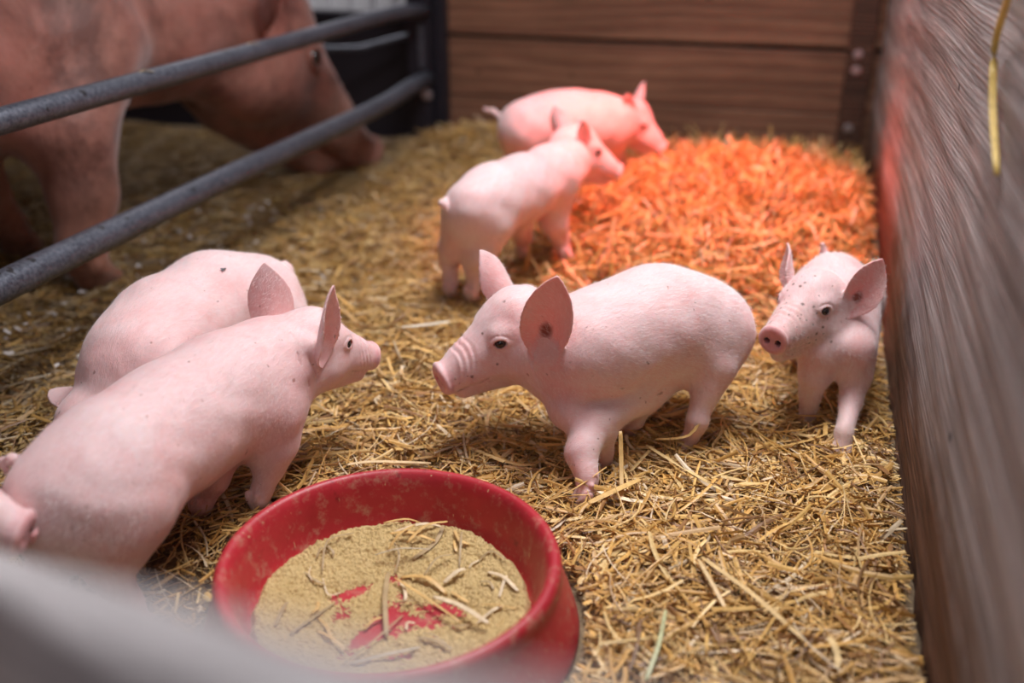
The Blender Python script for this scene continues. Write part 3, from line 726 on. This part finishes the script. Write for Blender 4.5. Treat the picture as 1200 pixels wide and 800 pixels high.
def wood(name, axis, dark, mid, light, ring=26, rough=.7, bumpd=.004, knots=True, soiled=None, wb_=.4, grv=.35):
    """planed or weathered boards, the grain running along one axis ('X' or 'Y')"""
    k = NT(name)
    sc = {'Y': (1, .10, 1), 'X': (.12, 1, 1)}[axis]
    c = k.coord(sc); warp = k.noise(k.coord((1, .16, 1) if axis == 'Y' else (.16, 1, 1)), 3.0, 2, .45)
    # distort the grain round knots
    add = k.n('ShaderNodeVectorMath', operation='MULTIPLY_ADD'); cmb = k.n('ShaderNodeCombineXYZ')
    for s_ in range(3): k.l(warp, cmb.inputs[s_])
    k.l(cmb.outputs[0], add.inputs[0]); add.inputs[1].default_value = (.22,)*3; k.l(c, add.inputs[2])
    wv = k.n('ShaderNodeTexWave', wave_type='BANDS', bands_direction='Z'); wv.inputs['Scale'].default_value = ring; wv.inputs['Distortion'].default_value = 3
    wv.inputs['Detail'].default_value = 4; wv.inputs['Detail Scale'].default_value = 1.6; wv.inputs['Detail Roughness'].default_value = .65
    k.l(add.outputs[0], wv.inputs[0])
    w2 = k.n('ShaderNodeTexWave', wave_type='BANDS', bands_direction='Z'); w2.inputs['Scale'].default_value = ring*4.5; w2.inputs['Distortion'].default_value = .8
    w2.inputs['Detail'].default_value = 3; w2.inputs['Detail Scale'].default_value = 1.2; k.l(add.outputs[0], w2.inputs[0])
    fib = k.noise(k.coord({'Y': (1, .03, 1), 'X': (.03, 1, 1)}[axis]), 170, 5, .7)
    blot = k.noise(k.coord({'Y': (1, .3, 1), 'X': (.3, 1, 1)}[axis]), 5.0, 4, .6)
    col = k.ramp(wv.outputs['Fac'], [(.1, dark), (.45, mid), (.9, light)])
    col = k.mix(grv, col, k.ramp(w2.outputs['Fac'], [(.0, g(.42)), (.22, g(.92)), (.6, g(1.04))]), 'MULTIPLY')
    strk = k.noise(k.coord({'Y': (1, .035, 1), 'X': (.035, 1, 1)}[axis]), 42, 5, .7, 1.2)
    col = k.mix(.75, col, k.ramp(strk, [(.36, g(.52)), (.5, g(.95)), (.66, g(1.12))]), 'MULTIPLY')
    col = k.mix(.6, col, k.ramp(fib, [(.32, g(.50)), (.6, g(1.05))]), 'MULTIPLY')
    col = k.mix(.8, col, k.ramp(blot, [(.3, g(.55)), (.62, g(1.1))]), 'MULTIPLY')
    if knots:
        vo = k.n('ShaderNodeTexVoronoi'); vo.inputs['Scale'].default_value = 9.0; k.l(k.coord({'Y': (1, .5, 1), 'X': (.5, 1, 1)}[axis]), vo.inputs['Vector'])
        kd = k.ramp(vo.outputs['Distance'], [(.035, g(.12)), (.07, g(1.0))]); col = k.mix(.85, col, kd, 'MULTIPLY')
    if soiled:      # brown manure-stained foot of the wall
        cc = k.n('ShaderNodeTexCoord'); s = k.n('ShaderNodeSeparateXYZ'); k.l(cc.outputs['Object'], s.inputs[0])
        mt = k.n('ShaderNodeMath', operation='MULTIPLY_ADD'); k.l(k.noise(k.coord((1, .5, 1)), 7, 5, .65), mt.inputs[0]); mt.inputs[1].default_value = -.22; k.l(s.outputs[2], mt.inputs[2])
        mk = k.ramp(mt.outputs[0], [(soiled[0], g(1.0)), (soiled[1], g(0.0))]); mx = k.n('ShaderNodeRGBToBW'); k.l(mk, mx.inputs[0])
        brown = k.mix(1.0, k.ramp(fib, [(.3, (.04, .020, .012)), (.62, (.20, .10, .06))]), k.ramp(blot, [(.3, g(.6)), (.6, g(1.0))]), 'MULTIPLY')
        col = k.mix(mx.outputs[0], col, brown)
    k.l(col, k.b.inputs['Base Color']); k.b.inputs['Roughness'].default_value = rough; k.b.inputs['Specular IOR Level'].default_value = .3
    b = k.bump(wv.outputs['Fac'], wb_, bumpd); b = k.bump(w2.outputs['Fac'], .5*grv, bumpd*.6, b); b = k.bump(strk, .6, bumpd, b); b = k.bump(fib, .8, bumpd*.7, b); k.l(b, k.b.inputs['Normal'])
    return k.m
M_GREY = wood('weathered_grey_board', 'Y', (.42, .355, .335), (.47, .405, .385), (.51, .445, .425), 9, .8, .004, True, (.03, .15), .15, .42)
M_BROWN = wood('stained_brown_board', 'X', (.27, .125, .078), (.31, .15, .09), (.35, .175, .105), 7, .5, .002, True)
M_POSTW = wood('dark_batten', 'X', (.06, .03, .02), (.12, .055, .035), (.17, .08, .05), 20, .6, .002, False)
M_NEAR = wood('grey_plank', 'X', (.72, .68, .67), (.76, .72, .71), (.80, .76, .75), 6, .8, .002, False)
M_STEEL = None
def steel_mat():
    k = NT('galvanised_tube'); c = k.coord()
    n = k.noise(c, 14, 5, .65); f = k.noise(c, 130, 4, .7)
    col = k.mix(.6, k.ramp(n, [(.3, (.030, .034, .050)), (.65, (.11, .12, .155))]), k.ramp(f, [(.35, (.035, .038, .055)), (.7, (.22, .23, .26))]))
    sp = k.ramp(k.noise(c, 36, 2, .5), [(.66, g(1.0)), (.70, (.25, .20, .17))]); col = k.mix(.9, col, sp, 'MULTIPLY')
    k.l(col, k.b.inputs['Base Color']); k.b.inputs['Metallic'].default_value = .45; k.b.inputs['Roughness'].default_value = .42
    k.l(k.bump(f, .35, .0012), k.b.inputs['Normal']); return k.m
M_STEEL = steel_mat()
M_DARK = simple('dark_painted_steel', (.018, .016, .024), .5, .2, (40, .3, .002))
M_BOLT = simple('zinc_bolt', (.55, .52, .55), .35, .8)
M_SHEET = simple('whitish_sheet_metal', (.82, .82, .84), .5, .0, (8, .2, .004))
M_PANEL = simple('black_plastic_panel', (.016, .012, .018), .6, 0, (30, .2, .002))

# right-hand wall: one broad weathered board with a rough, slightly uneven face
yy = np.linspace(-.9, 3.70, 300); zz = np.linspace(-.07, 1.45, 110)
Yg, Zg = np.meshgrid(yy, zz, indexing='ij')
off = .0020*np.sin(Zg*60+3*np.sin(Yg*2.2))+.0015*np.sin(Zg*170+5*np.sin(Yg*1.3)+Yg*3)+.004*np.sin(Yg*3+Zg*4)
foot = np.clip(1-(Zg-.01)/.05, 0, 1); off = off-.004*foot*np.sin(Yg*37+2*np.sin(Yg*11))
Xf = .2245+off*.8
Vw = np.stack([Xf, Yg, Zg], -1).reshape(-1, 3); nJ = len(zz); nI = len(yy)
ii = (np.arange(nI-1)[:, None]*nJ+np.arange(nJ-1)[None, :]).ravel(); Fw = np.stack([ii, ii+1, ii+nJ+1, ii+nJ], 1)
Vw2 = Vw.copy(); Vw2[:, 0] = .27; n0 = len(Vw)
edge = list(range(0, nJ))+[i*nJ+nJ-1 for i in range(1, nI)]+[(nI-1)*nJ+j for j in range(nJ-2, -1, -1)]+[i*nJ for i in range(nI-2, 0, -1)]
Fe = np.array([(edge[(i+1) % len(edge)], edge[i], edge[i]+n0, edge[(i+1) % len(edge)]+n0) for i in range(len(edge))])
o = mesh_obj('wall_right', np.concatenate([Vw, Vw2]), np.concatenate([Fw, (Fw+n0)[:, ::-1], Fe]), M_GREY); tag(o, kind='structure')

# unseen slab and walls added to keep the sow's side in shade
bm = bmesh.new(); box_bm(bm, -3.6, -1.12, -.9, 3.45, 1.62, 1.67); o = bm_obj('added_shade_roof', bm, M_POSTW); tag(o, kind='structure')
bm = bmesh.new(); box_bm(bm, -3.25, -3.2, -.9, 4.3, -.08, 1.95); o = bm_obj('added_shade_left', bm, M_BROWN); tag(o, kind='structure')
bm = bmesh.new(); box_bm(bm, -3.2, -1.12, -.9, -.85, -.08, 1.62); o = bm_obj('added_shade_front', bm, M_BROWN); tag(o, kind='structure')
# back wall of horizontal boards
wb = empty('wall_back', (0, 3.70, 0)); tag(wb, kind='structure')
zj = float(at(780, 50, .4)[2]); 
for z0, z1 in ((-.07, .19), (.194, .403), (.419, .72), (.726, 1.10)):
    bm = bmesh.new(); box_bm(bm, -1.36, .26, -.0, .04, z0, z1, .004); bm_obj('board', bm, M_BROWN, wb)
bm = bmesh.new(); box_bm(bm, -1.36, .26, .03, .06, -.06, 1.1); bm_obj('backing_sheet', bm, M_PANEL, wb)
# upright batten in the corner with its bolts
tr = empty('trim_1', (.13, 3.68, 0)); tag(tr, kind='structure')
bm = bmesh.new(); box_bm(bm, -.015, .068, -.022, .018, -.05, 1.10, .004); bm_obj('batten', bm, M_POSTW, tr)
def bolt_bm(bm, c, r, ax):
    M = Vector(ax).to_track_quat('Z', 'Y').to_matrix().to_4x4(); M.translation = Vector(c)
    bmesh.ops.create_cone(bm, cap_ends=True, segments=20, radius1=r*1.35, radius2=r*1.3, depth=r*.25, matrix=M)
    M2 = M.copy(); M2.translation = Vector(c)+Vector(ax)*r*.4
    bmesh.ops.create_cone(bm, cap_ends=True, segments=6, radius1=r, radius2=r*.85, depth=r*.6, matrix=M2)
for zz_ in (.405, .352, .155):
    bm = bmesh.new(); bolt_bm(bm, (.02, -.024, zz_), .012, (0, -1, 0)); bm_obj('bolt', bm, M_BOLT, tr)

# ------------------------------------------------------------------ metal rails between sow and piglets
def tube(name, pts, r, mat, parent=None, seg=20, smooth=True):
    pts = [np.array(p, float) for p in pts]; Vv = []; 
    for i, p in enumerate(pts):
        t = unit(pts[min(i+1, len(pts)-1)]-pts[max(i-1, 0)]); a = unit(np.cross(t, (0, 0, 1.0) if abs(t[2]) < .95 else (1.0, 0, 0))); b = np.cross(a, t)
        rr = r[i] if hasattr(r, '__len__') else r
        Vv += [p+rr*(a*math.cos(k*2*math.pi/seg)+b*math.sin(k*2*math.pi/seg)) for k in range(seg)]
    Ff = [(i*seg+k, i*seg+(k+1) % seg, (i+1)*seg+(k+1) % seg, (i+1)*seg+k) for i in range(len(pts)-1) for k in range(seg)]
    Ff += [tuple(range(seg))[::-1], tuple((len(pts)-1)*seg+k for k in range(seg))]
    return mesh_obj(name, Vv, Ff, mat, parent, smooth)
fx = -1.405
fe = empty('metal_fence', (fx, 3.62, 0)); tag(fe, 'dark metal tube fence with two long rails and a corner post', 'fence')
Lp = lambda p: (p[0]-fx, p[1]-3.62, p[2])
tube('rail', [Lp((fx+.02, 3.60, .505)), Lp((fx, 3.45, .518)), Lp((fx-.012, 3.2, .520)), Lp((fx-.012, 2.4, .518)), Lp((fx-.02, 1.6, .517)), Lp((fx-.025, .3, .515))], .0250, M_STEEL, fe)
tube('rail', [Lp((fx+.02, 3.60, .262)), Lp((fx+.01, 3.45, .256)), Lp((fx, 3.25, .236)), Lp((fx, 3.05, .232)), Lp((fx+.01, 2.2, .240)), Lp((fx+.035, 1.3, .246)), Lp((fx+.06, .3, .25))], .0300, M_STEEL, fe)
bm = bmesh.new(); box_bm(bm, -.055, .035, -.03, .05, -.06, 1.15, .006); bm_obj('corner_post', bm, M_DARK, fe)
bm = bmesh.new(); box_bm(bm, .036, .085, .0, .05, -.06, 1.15, .006); bm_obj('post_flange', bm, M_DARK, fe)
bm = bmesh.new(); box_bm(bm, -.006, .014, -.040, -.031, .30, .46, .003); bm_obj('latch_plate', bm, M_STEEL, fe)
bm = bmesh.new(); bolt_bm(bm, (.020, -.034, .205), .016, (0, -1, 0)); bm_obj('bolt', bm, M_BOLT, fe)
# bits stuck on the rails
# ------------------------------------------------------------------ what stands beyond the rails at the back
gp = empty('rear_gate', (-2.1, 3.80, 0)); tag(gp, 'black gate panel with a bent bar behind the head of the sow', 'gate')
bm = bmesh.new(); box_bm(bm, -1.1, .68, 0, .03, -.06, .44, .004); bm_obj('gate_panel', bm, M_PANEL, gp)
bm = bmesh.new(); box_bm(bm, -1.1, .68, -.02, .04, .44, .475, .006); bm_obj('top_beam', bm, M_DARK, gp)
tube('bent_bar', [(.02, -.16, .36), (.30, -.17, .352), (.42, -.14, .355), (.56, -.08, .392), (.66, -.05, .41)], .012, M_STEEL, gp)
sh = empty('corrugated_sheet', (-2.1, 4.15, 0)); tag(sh, 'whitish ribbed metal sheet behind the black gate', 'metal sheet')
xs = np.arange(-1.6, .75, .01); ph = (xs % .10); prof = np.where(ph < .055, 0, .03)
Vs = []; 
for dy in (0, .004):
    for z in (-.06, 1.3): Vs += [(x, p+dy, z) for x, p in zip(xs, prof)]
n = len(xs); Fs = [(i, i+1, n+i+1, n+i) for i in range(n-1)]+[(2*n+i+1, 2*n+i, 3*n+i, 3*n+i+1) for i in range(n-1)]
Fs += [(i+1, i, 2*n+i, 2*n+i+1) for i in range(n-1)]+[(n+i, n+i+1, 3*n+i+1, 3*n+i) for i in range(n-1)]+[(0, n, 3*n, 2*n), (n-1, 3*n-1, 4*n-1, 2*n-1)]
mesh_obj('ribbed_sheet', Vs, Fs, M_SHEET, sh, False)

# ------------------------------------------------------------------ red bowl with feed
def bowl_mat():
    k = NT('worn_red_rubber'); c = k.coord()
    n = k.noise(c, 12, 5, .6); f = k.noise(c, 140, 4, .7)
    col = k.ramp(n, [(.3, (.38, .016, .026)), (.7, (.52, .032, .044))])
    dust = k.ramp(k.noise(c, 45, 6, .75), [(.52, g(0)), (.80, g(1.0))]); bw = k.n('ShaderNodeRGBToBW'); k.l(dust, bw.inputs[0])
    col = k.mix(bw.outputs[0], col, (.50, .30, .20))
    scr = k.ramp(k.noise(k.coord((1, 1, .12)), 210, 2, .5), [(.72, g(0)), (.78, g(1.0))]); b2 = k.n('ShaderNodeRGBToBW'); k.l(scr, b2.inputs[0])
    col = k.mix(b2.outputs[0], col, (.62, .40, .22))
    dk = k.ramp(k.noise(c, 26, 5, .7), [(.62, g(1.0)), (.72, (.45, .40, .42))]); col = k.mix(.8, col, dk, 'MULTIPLY')
    k.l(col, k.b.inputs['Base Color']); k.b.inputs['Roughness'].default_value = .42; k.b.inputs['Specular IOR Level'].default_value = .45
    k.l(k.bump(f, .25, .001), k.b.inputs['Normal']); return k.m
bw_ = empty('feeding_bowl', (BOWL[0], BOWL[1], 0)); tag(bw_, 'round red rubber feeding bowl with sloping sides, at the bottom of the photo', 'bowl')
prof = [(0, .014), (.10, .014), (.165, .015), (.182, .020), (.190, .032), (.196, .060), (.201, .088), (.204, .098), (.2075, .1055), (.2115, .110), (.2175, .1105), (.2225, .107), (.2250, .101), (.2255, .093), (.2250, .086), (.2275, .075), (.240, .040), (.249, .010), (.2505, .002), (.247, -.004), (.22, -.004), (0, -.004)]
SEG = 128; Vv = []; Ff = []
for r_, z_ in prof: Vv += [(r_*math.cos(t)*(1+.004*math.sin(2*t+1)), r_*math.sin(t), z_) for t in np.linspace(0, 2*math.pi, SEG, endpoint=False)]
for i in range(len(prof)-1):
    for k in range(SEG): Ff.append((i*SEG+k, i*SEG+(k+1) % SEG, (i+1)*SEG+(k+1) % SEG, (i+1)*SEG+k))
mesh_obj('bowl_shell', Vv, Ff, bowl_mat(), bw_)
# feed: a gritty layer, thick round the edge, licked thin in the middle so the red floor shows through
n = 420; a = np.linspace(-.1915, .1915, n); X, Y = np.meshgrid(a, a, indexing='ij'); Rr = np.hypot(X, Y)
def vnoise(X, Y, s, seed):
    r = np.random.default_rng(seed); G_ = r.random((64, 64)); x = (X*s) % 63; y = (Y*s) % 63; i = x.astype(int); j = y.astype(int); fx_ = x-i; fy_ = y-j
    fx_ = fx_*fx_*(3-2*fx_); fy_ = fy_*fy_*(3-2*fy_)
    return (G_[i, j]*(1-fx_)*(1-fy_)+G_[i+1, j]*fx_*(1-fy_)+G_[i, j+1]*(1-fx_)*fy_+G_[i+1, j+1]*fx_*fy_)-.5
ca_, sa_ = math.cos(YAW), math.sin(YAW); U = X*ca_+Y*sa_; W_ = -X*sa_+Y*ca_
licks = np.zeros_like(X)
for u0, w0, su_, sw_, an, am in ((-.045, .055, .040, .012, .5, .9), (-.085, .030, .030, .022, .2, .7), (-.005, .085, .012, .022, .1, 1.1), (-.03, -.045, .065, .016, .9, 1.0), (.03, -.02, .05, .022, .4, .75), (.075, .01, .06, .016, -.3, .8), (-.075, -.005, .04, .015, .6, .7), (.02, -.085, .05, .02, .6, .55), (.11, -.035, .03, .02, .2, .5), (.0, .02, .05, .014, 1.1, .6)):
    du, dw = U-u0, W_-w0; p = du*math.cos(an)+dw*math.sin(an); q = -du*math.sin(an)+dw*math.cos(an)
    licks += am*np.exp(-(p/su_)**2-(q/sw_)**2)
Zf = .0225+.012*np.clip((Rr-.10)/.08, 0, 1)+.004*vnoise(X+1, Y+1, 40, 1)+.0036*vnoise(X+1, Y+1, 130, 2)+.0044*vnoise(X+1, Y+1, 330, 3)+.0034*vnoise(X+1, Y+1, 620, 4)-.0080*licks-.0035*np.exp(-(Rr/.11)**4)
Zf = Zf+.008*np.exp(-((U-.01)/.10)**2-((W_-.13)/.04)**2)+.006*np.clip(1-abs(Rr-.172)/.02, 0, 1)
Zf = Zf-.020*np.clip((Rr-.180-.006*vnoise(X+1, Y+1, 60, 9))/.010, 0, 1)
inside = Rr < .189; Zb = np.maximum(Zf, .0148)
thin = Zf < .0150                      # nothing left here: leave it out so the bowl's floor shows
idx = np.full(X.shape, -1)
quad_ok = inside[:-1, :-1] & inside[1:, :-1] & inside[1:, 1:] & inside[:-1, 1:]
quad_ok &= ~(thin[:-1, :-1] & thin[1:, :-1] & thin[1:, 1:] & thin[:-1, 1:])
use = np.zeros_like(inside); 
for dx in (0, 1):
    for dy in (0, 1): use[dx:n-1+dx, dy:n-1+dy] |= quad_ok
idx[use] = np.arange(use.sum()); I, J = np.nonzero(quad_ok)
Ff = np.stack([idx[I, J], idx[I+1, J], idx[I+1, J+1], idx[I, J+1]], 1)
Vv = np.stack([X[use], Y[use], Zb[use]], 1)
def feed_mat():
    k = NT('ground_meal'); c = k.coord(); f = k.noise(c, 520, 4, .7); n_ = k.noise(c, 30, 4, .6)
    col = k.mix(.5, k.ramp(f, [(.25, (.38, .25, .09)), (.5, (.72, .53, .23)), (.75, (.95, .80, .46))]), k.ramp(n_, [(.3, (.64, .45, .19)), (.7, (.82, .61, .29))]))
    k.l(col, k.b.inputs['Base Color']); k.b.inputs['Roughness'].default_value = .9
    k.l(k.bump(f, .9, .003), k.b.inputs['Normal']); return k.m
o = mesh_obj('ground_feed', Vv, Ff, feed_mat()); o.location = (BOWL[0], BOWL[1], 0)
tag(o, 'yellow meal spread over the floor of the red bowl', 'feed', kind='stuff')
def feed_z(x, y):
    i = int(np.clip((x-BOWL[0]+.1915)/(.383)*(n-1), 0, n-1)); j = int(np.clip((y-BOWL[1]+.1915)/.383*(n-1), 0, n-1)); return Zb[i, j]

# ------------------------------------------------------------------ single straws that can be told apart
def one_straw(pts, wd, col, label=None, group=None, name='straw', thick=.25, mat=None):
    """a blade of straw along 3 or more points, flattened, slightly curled across its width"""
    P_ = [np.array(p, float) for p in pts]; fine = []
    for i in range(len(P_)-1):
        p0, p1, p2, p3 = P_[max(i-1, 0)], P_[i], P_[i+1], P_[min(i+2, len(P_)-1)]
        for t in np.linspace(0, 1, 5, endpoint=(i == len(P_)-2)):
            fine.append(.5*((2*p1)+(p2-p0)*t+(2*p0-5*p1+4*p2-p3)*t*t+(3*p1-p0-3*p2+p3)*t**3))
    ctr = np.mean(fine, 0); ctr[2] = min(f[2] for f in fine); Vv = []; K = 8
    for i, p in enumerate(fine):
        t = unit(fine[min(i+1, len(fine)-1)]-fine[max(i-1, 0)]); s_ = unit(np.cross(t, (0, 0, 1.0)) if abs(t[2]) < .9 else np.cross(t, (FW[0], FW[1], 0))); n_ = np.cross(s_, t)
        e = 1-.35*(abs(i/(len(fine)-1)-.5)*2)**4
        for k in range(K):
            a_ = 2*math.pi*k/K; Vv.append(p-ctr+s_*math.cos(a_)*wd/2*e+n_*(math.sin(a_)*wd/2*thick+wd*.14*math.cos(a_)**2))
    Ff = [(i*K+k, i*K+(k+1) % K, (i+1)*K+(k+1) % K, (i+1)*K+k) for i in range(len(fine)-1) for k in range(K)]+[tuple(range(K))[::-1], tuple((len(fine)-1)*K+k for k in range(K))]
    rs = np.random.default_rng(int(abs(ctr[0]*1e4)) % 9999)
    C = np.repeat(np.array([col])*rs.uniform(.9, 1.08, (len(fine), 1)), K, axis=0)
    o = mesh_obj(name, Vv, Ff, mat or M_STRAW, None, True, C); o.location = ctr
    tag(o, label, 'straw', group); return o
GOLD, PALE, DUN = (.80, .52, .19), (.86, .70, .46), (.52, .38, .20)
def gp_(x, y, dz): 
    p = at(x, y, .02)
    for _ in range(6): p = at(x, y, float(gh(p[0], p[1]))+dz)
    return p
one_straw([gp_(668, 250, .03), gp_(712, 214, .075), gp_(797, 157, .13)], .013, (.86, .50, .22), 'long broad straw leaning from the reddish heap up towards the back boards')
one_straw([gp_(660, 305, .05), gp_(672, 322, .045), gp_(694, 345, .035)], .011, (.85, .50, .26), 'broad straw lying between the two rear piglets and the middle piglet')
one_straw([gp_(770, 292, .06), gp_(800, 296, .06), gp_(830, 306, .055)], .014, (.90, .62, .28), 'broad straw on the heap just above the back of the middle piglet')
one_straw([gp_(470, 384, .03), gp_(498, 381, .035), gp_(527, 377, .03)], .012, (.92, .84, .68), 'whitish flake of straw lying left of the ears of the middle piglet')
one_straw([gp_(727, 505, .10), gp_(728, 545, .055), gp_(729, 606, .004)], .0075, GOLD, 'upright straw standing between the front and hind legs of the middle piglet')
one_straw([gp_(641, 588, .02), gp_(674, 572, .035), gp_(711, 547, .06)], .003, GOLD, 'thin stalk crossing in front of the lifted foot of the middle piglet')
one_straw([gp_(690, 590, .028), gp_(715, 578, .034), gp_(750, 562, .036)], .012, GOLD, 'broad golden blade at the front hoof of the middle piglet')
one_straw([gp_(757, 522, .036), gp_(800, 548, .034), gp_(850, 577, .03)], .0075, (.80, .58, .26), 'long straw pointing right from below the belly of the middle piglet')
one_straw([gp_(768, 515, .045), gp_(808, 510, .055), gp_(826, 480, .09)], .007, GOLD, 'bent straw leaning on the hind foot of the middle piglet')
one_straw([gp_(822, 653, .03), gp_(880, 695, .034), gp_(943, 751, .03)], .0085, (.80, .56, .25), 'long golden straw slanting down in the lower right litter')
one_straw([gp_(818, 655, .036), gp_(838, 690, .036), gp_(852, 717, .03)], .0065, (.82, .58, .28), 'short straw crossing the long one in the lower right litter')
one_straw([gp_(1030, 622, .03), gp_(1046, 621, .03), gp_(1063, 619, .03)], .005, PALE, 'pale straw end poking against the foot of the right wall')
one_straw([gp_(757, 797, .03), gp_(772, 755, .034), gp_(780, 715, .03)], .006, (.55, .56, .30), 'greenish stalk at the bottom edge right of the bowl')
one_straw([gp_(915, 178, .03), gp_(990, 185, .09), gp_(992, 178, .16)], .009, (.85, .5, .25), 'single straw sticking up at the right end of the heap')
one_straw([gp_(405, 545, .03), gp_(440, 541, .036), gp_(505, 543, .03)], .008, (.86, .64, .36), 'pale straw lying along the far rim of the bowl')
# the pieces lying on the feed
def in_bowl(x, y, dz=.004):
    p = at(x, y, .03); return np.array([p[0], p[1], feed_z(p[0], p[1])+dz])
bl = [((470, 668), (500, 676), (523, 690), .0075, GOLD, 0), ((455, 665), (451, 700), (453, 740), .0075, DUN, 1), ((462, 673), (500, 700), (540, 728), .004, GOLD, 2),
      ((508, 697), (540, 712), (572, 738), .008, PALE, 3), ((462, 630), (500, 626), (535, 620), .006, PALE, 1), ((484, 655), (510, 640), (520, 624), .007, DUN, 0),
      ((458, 634), (480, 636), (510, 640), .006, GOLD, 2), ((543, 616), (541, 640), (538, 667), .003, DUN, 1), ((400, 775), (440, 745), (472, 712), .003, DUN, 0),
      ((340, 742), (362, 722), (392, 698), .004, DUN, 0), ((410, 772), (450, 762), (492, 752), .006, (.62, .52, .36), 0), ((378, 672), (385, 645), (415, 634), .003, DUN, 1),
      ((378, 676), (384, 690), (398, 686), .0022, PALE, 0), ((520, 680), (535, 672), (545, 667), .007, PALE, 1), ((572, 672), (590, 682), (607, 698), .006, PALE, 0),
      ((490, 740), (512, 748), (530, 758), .005, DUN, 0), ((323, 733), (330, 720), (337, 706), .005, DUN, 0), ((455, 650), (470, 640), (487, 628), .004, GOLD, 3),
      ((497, 674), (512, 660), (530, 655), .003, DUN, 2), ((462, 642), (468, 655), (462, 668), .003, DUN, 2), ((440, 655), (470, 652), (505, 651), .003, (.62, .52, .36), 3),
      ((560, 660), (575, 654), (592, 664), .003, DUN, 0), ((585, 700), (590, 688), (594, 680), .004, PALE, 0), ((478, 645), (500, 632), (525, 628), .005, GOLD, 3), ((450, 622), (480, 618), (510, 615), .004, GOLD, 0)]
rb = np.random.default_rng(77)
for _ in range(22):
    x_, y_ = rb.uniform(350, 590), rb.uniform(632, 745); a_ = rb.uniform(0, math.pi); l_ = rb.uniform(8, 26)
    bl.append(((x_-l_*math.cos(a_), y_-l_*.6*math.sin(a_)), (x_+rb.uniform(-4, 4), y_+rb.uniform(-4, 4)), (x_+l_*math.cos(a_), y_+l_*.6*math.sin(a_)), rb.uniform(.0015, .005), (GOLD, DUN, PALE)[rb.integers(3)], 0))
for a_, b_, c_, wd_, cl, lv in bl:
    one_straw([in_bowl(*a_, .003+.003*lv), in_bowl(*b_, .006+.004*lv), in_bowl(*c_, .003+.003*lv)], wd_, cl, 'piece of straw lying on the yellow meal inside the red bowl', 'straws on the feed in the bowl')
# straw hanging on the right wall, close to the camera
def wallp(x, y, X_):
    d = ray(x, y); return CAM+d*(X_/d[0])
one_straw([wallp(1192, -30, .205), wallp(1168, 45, .212), wallp(1163, 120, .214), wallp(1168, 205, .215)], .009, (.85, .60, .16), 'yellow straw hanging down the right wall near the top corner')
# scraps on the rails
for (x, y, xx, lb) in ((218, 86, -.02, 'scrap of straw stuck on the upper rail below the neck of the sow'), (315, 52, -.018, 'small scrap of straw on the upper rail in front of the sow')):
    zc = .518+.024; p = at(x, y, zc); one_straw([(fx-.018, p[1]-.022, zc-.004), (fx-.010, p[1], zc+.001), (fx+.004, p[1]+.018, zc-.004)], .007, (.60, .47, .30), lb)
# ------------------------------------------------------------------ fly on the piglet's back
dg = bpy.context.evaluated_depsgraph_get()
def on_pig(x, y):
    d = Vector(ray(x, y)); hit, loc_, nrm, _, ob, _ = S.ray_cast(dg, Vector(CAM)+d*.8, d); return np.array(loc_), np.array(nrm), (ob.name if ob else None)
dg.update(); lp, ln_, who = on_pig(262, 316); print('fly on', who, lp)
M_FLY = simple('black_fly', (.012, .012, .016), .35); M_WING = simple('smoky_wing', (.10, .10, .11), .3)
fl = empty('fly', lp+ln_*.0012); fl.rotation_euler = Vector(ln_).to_track_quat('Z', 'Y').to_euler(); tag(fl, 'small black fly sitting on the back of the piglet behind', 'fly')
bm = bmesh.new()
for c_, r_ in (((0, 0, .0006), (.0030, .0016, .0015)), ((.0034, 0, .0008), (.0012, .0014, .0012)), ((-.003, 0, .0005), (.0028, .0016, .0013))):
    bmesh.ops.create_uvsphere(bm, u_segments=14, v_segments=8, radius=1, matrix=Matrix.Translation(c_) @ Matrix.Diagonal((*r_, 1)))
for sx in (-.0015, 0, .0015):
    for sg in (-1, 1):
        bmesh.ops.create_cone(bm, segments=5, radius1=.00018, radius2=.00012, depth=.004, matrix=Matrix.Translation((sx, sg*.002, -.0004)) @ Matrix.Rotation(sg*R(65), 4, 'X'))
bm_obj('fly_body', bm, M_FLY, fl, True)
for sg in (-1, 1):
    bm = bmesh.new(); bmesh.ops.create_uvsphere(bm, u_segments=12, v_segments=6, radius=1, matrix=Matrix.Translation((-.0035, sg*.0018, .0018)) @ Matrix.Rotation(-sg*R(18), 4, 'Z') @ Matrix.Diagonal((.0035, .0013, .00015, 1)))
    bm_obj('wing', bm, M_WING, fl, True)
# ------------------------------------------------------------------ near plank the photographer leans over
pa = CAM+ray(0, 664)*.62; pb = CAM+ray(470, 830)*.19; dv = pb-pa; L_ = np.linalg.norm(dv)
X_ = unit(dv); Z_ = unit(np.array([0, 0, 1.0])-X_*X_[2]); Y_ = np.cross(Z_, X_)
near = None
bm = bmesh.new(); box_bm(bm, -.25, L_+.12, -.018, .018, -.17, 0, .009)
near = bm_obj('wooden_plank', bm, M_NEAR, None, True)
near.matrix_world = Matrix([[X_[0], Y_[0], Z_[0], pa[0]], [X_[1], Y_[1], Z_[1], pa[1]], [X_[2], Y_[2], Z_[2], pa[2]], [0, 0, 0, 1]])
tag(near, 'blurred grey plank slanting across the lower left corner, right in front of the camera', 'plank')
print('done', round(time.time()-T0, 1))
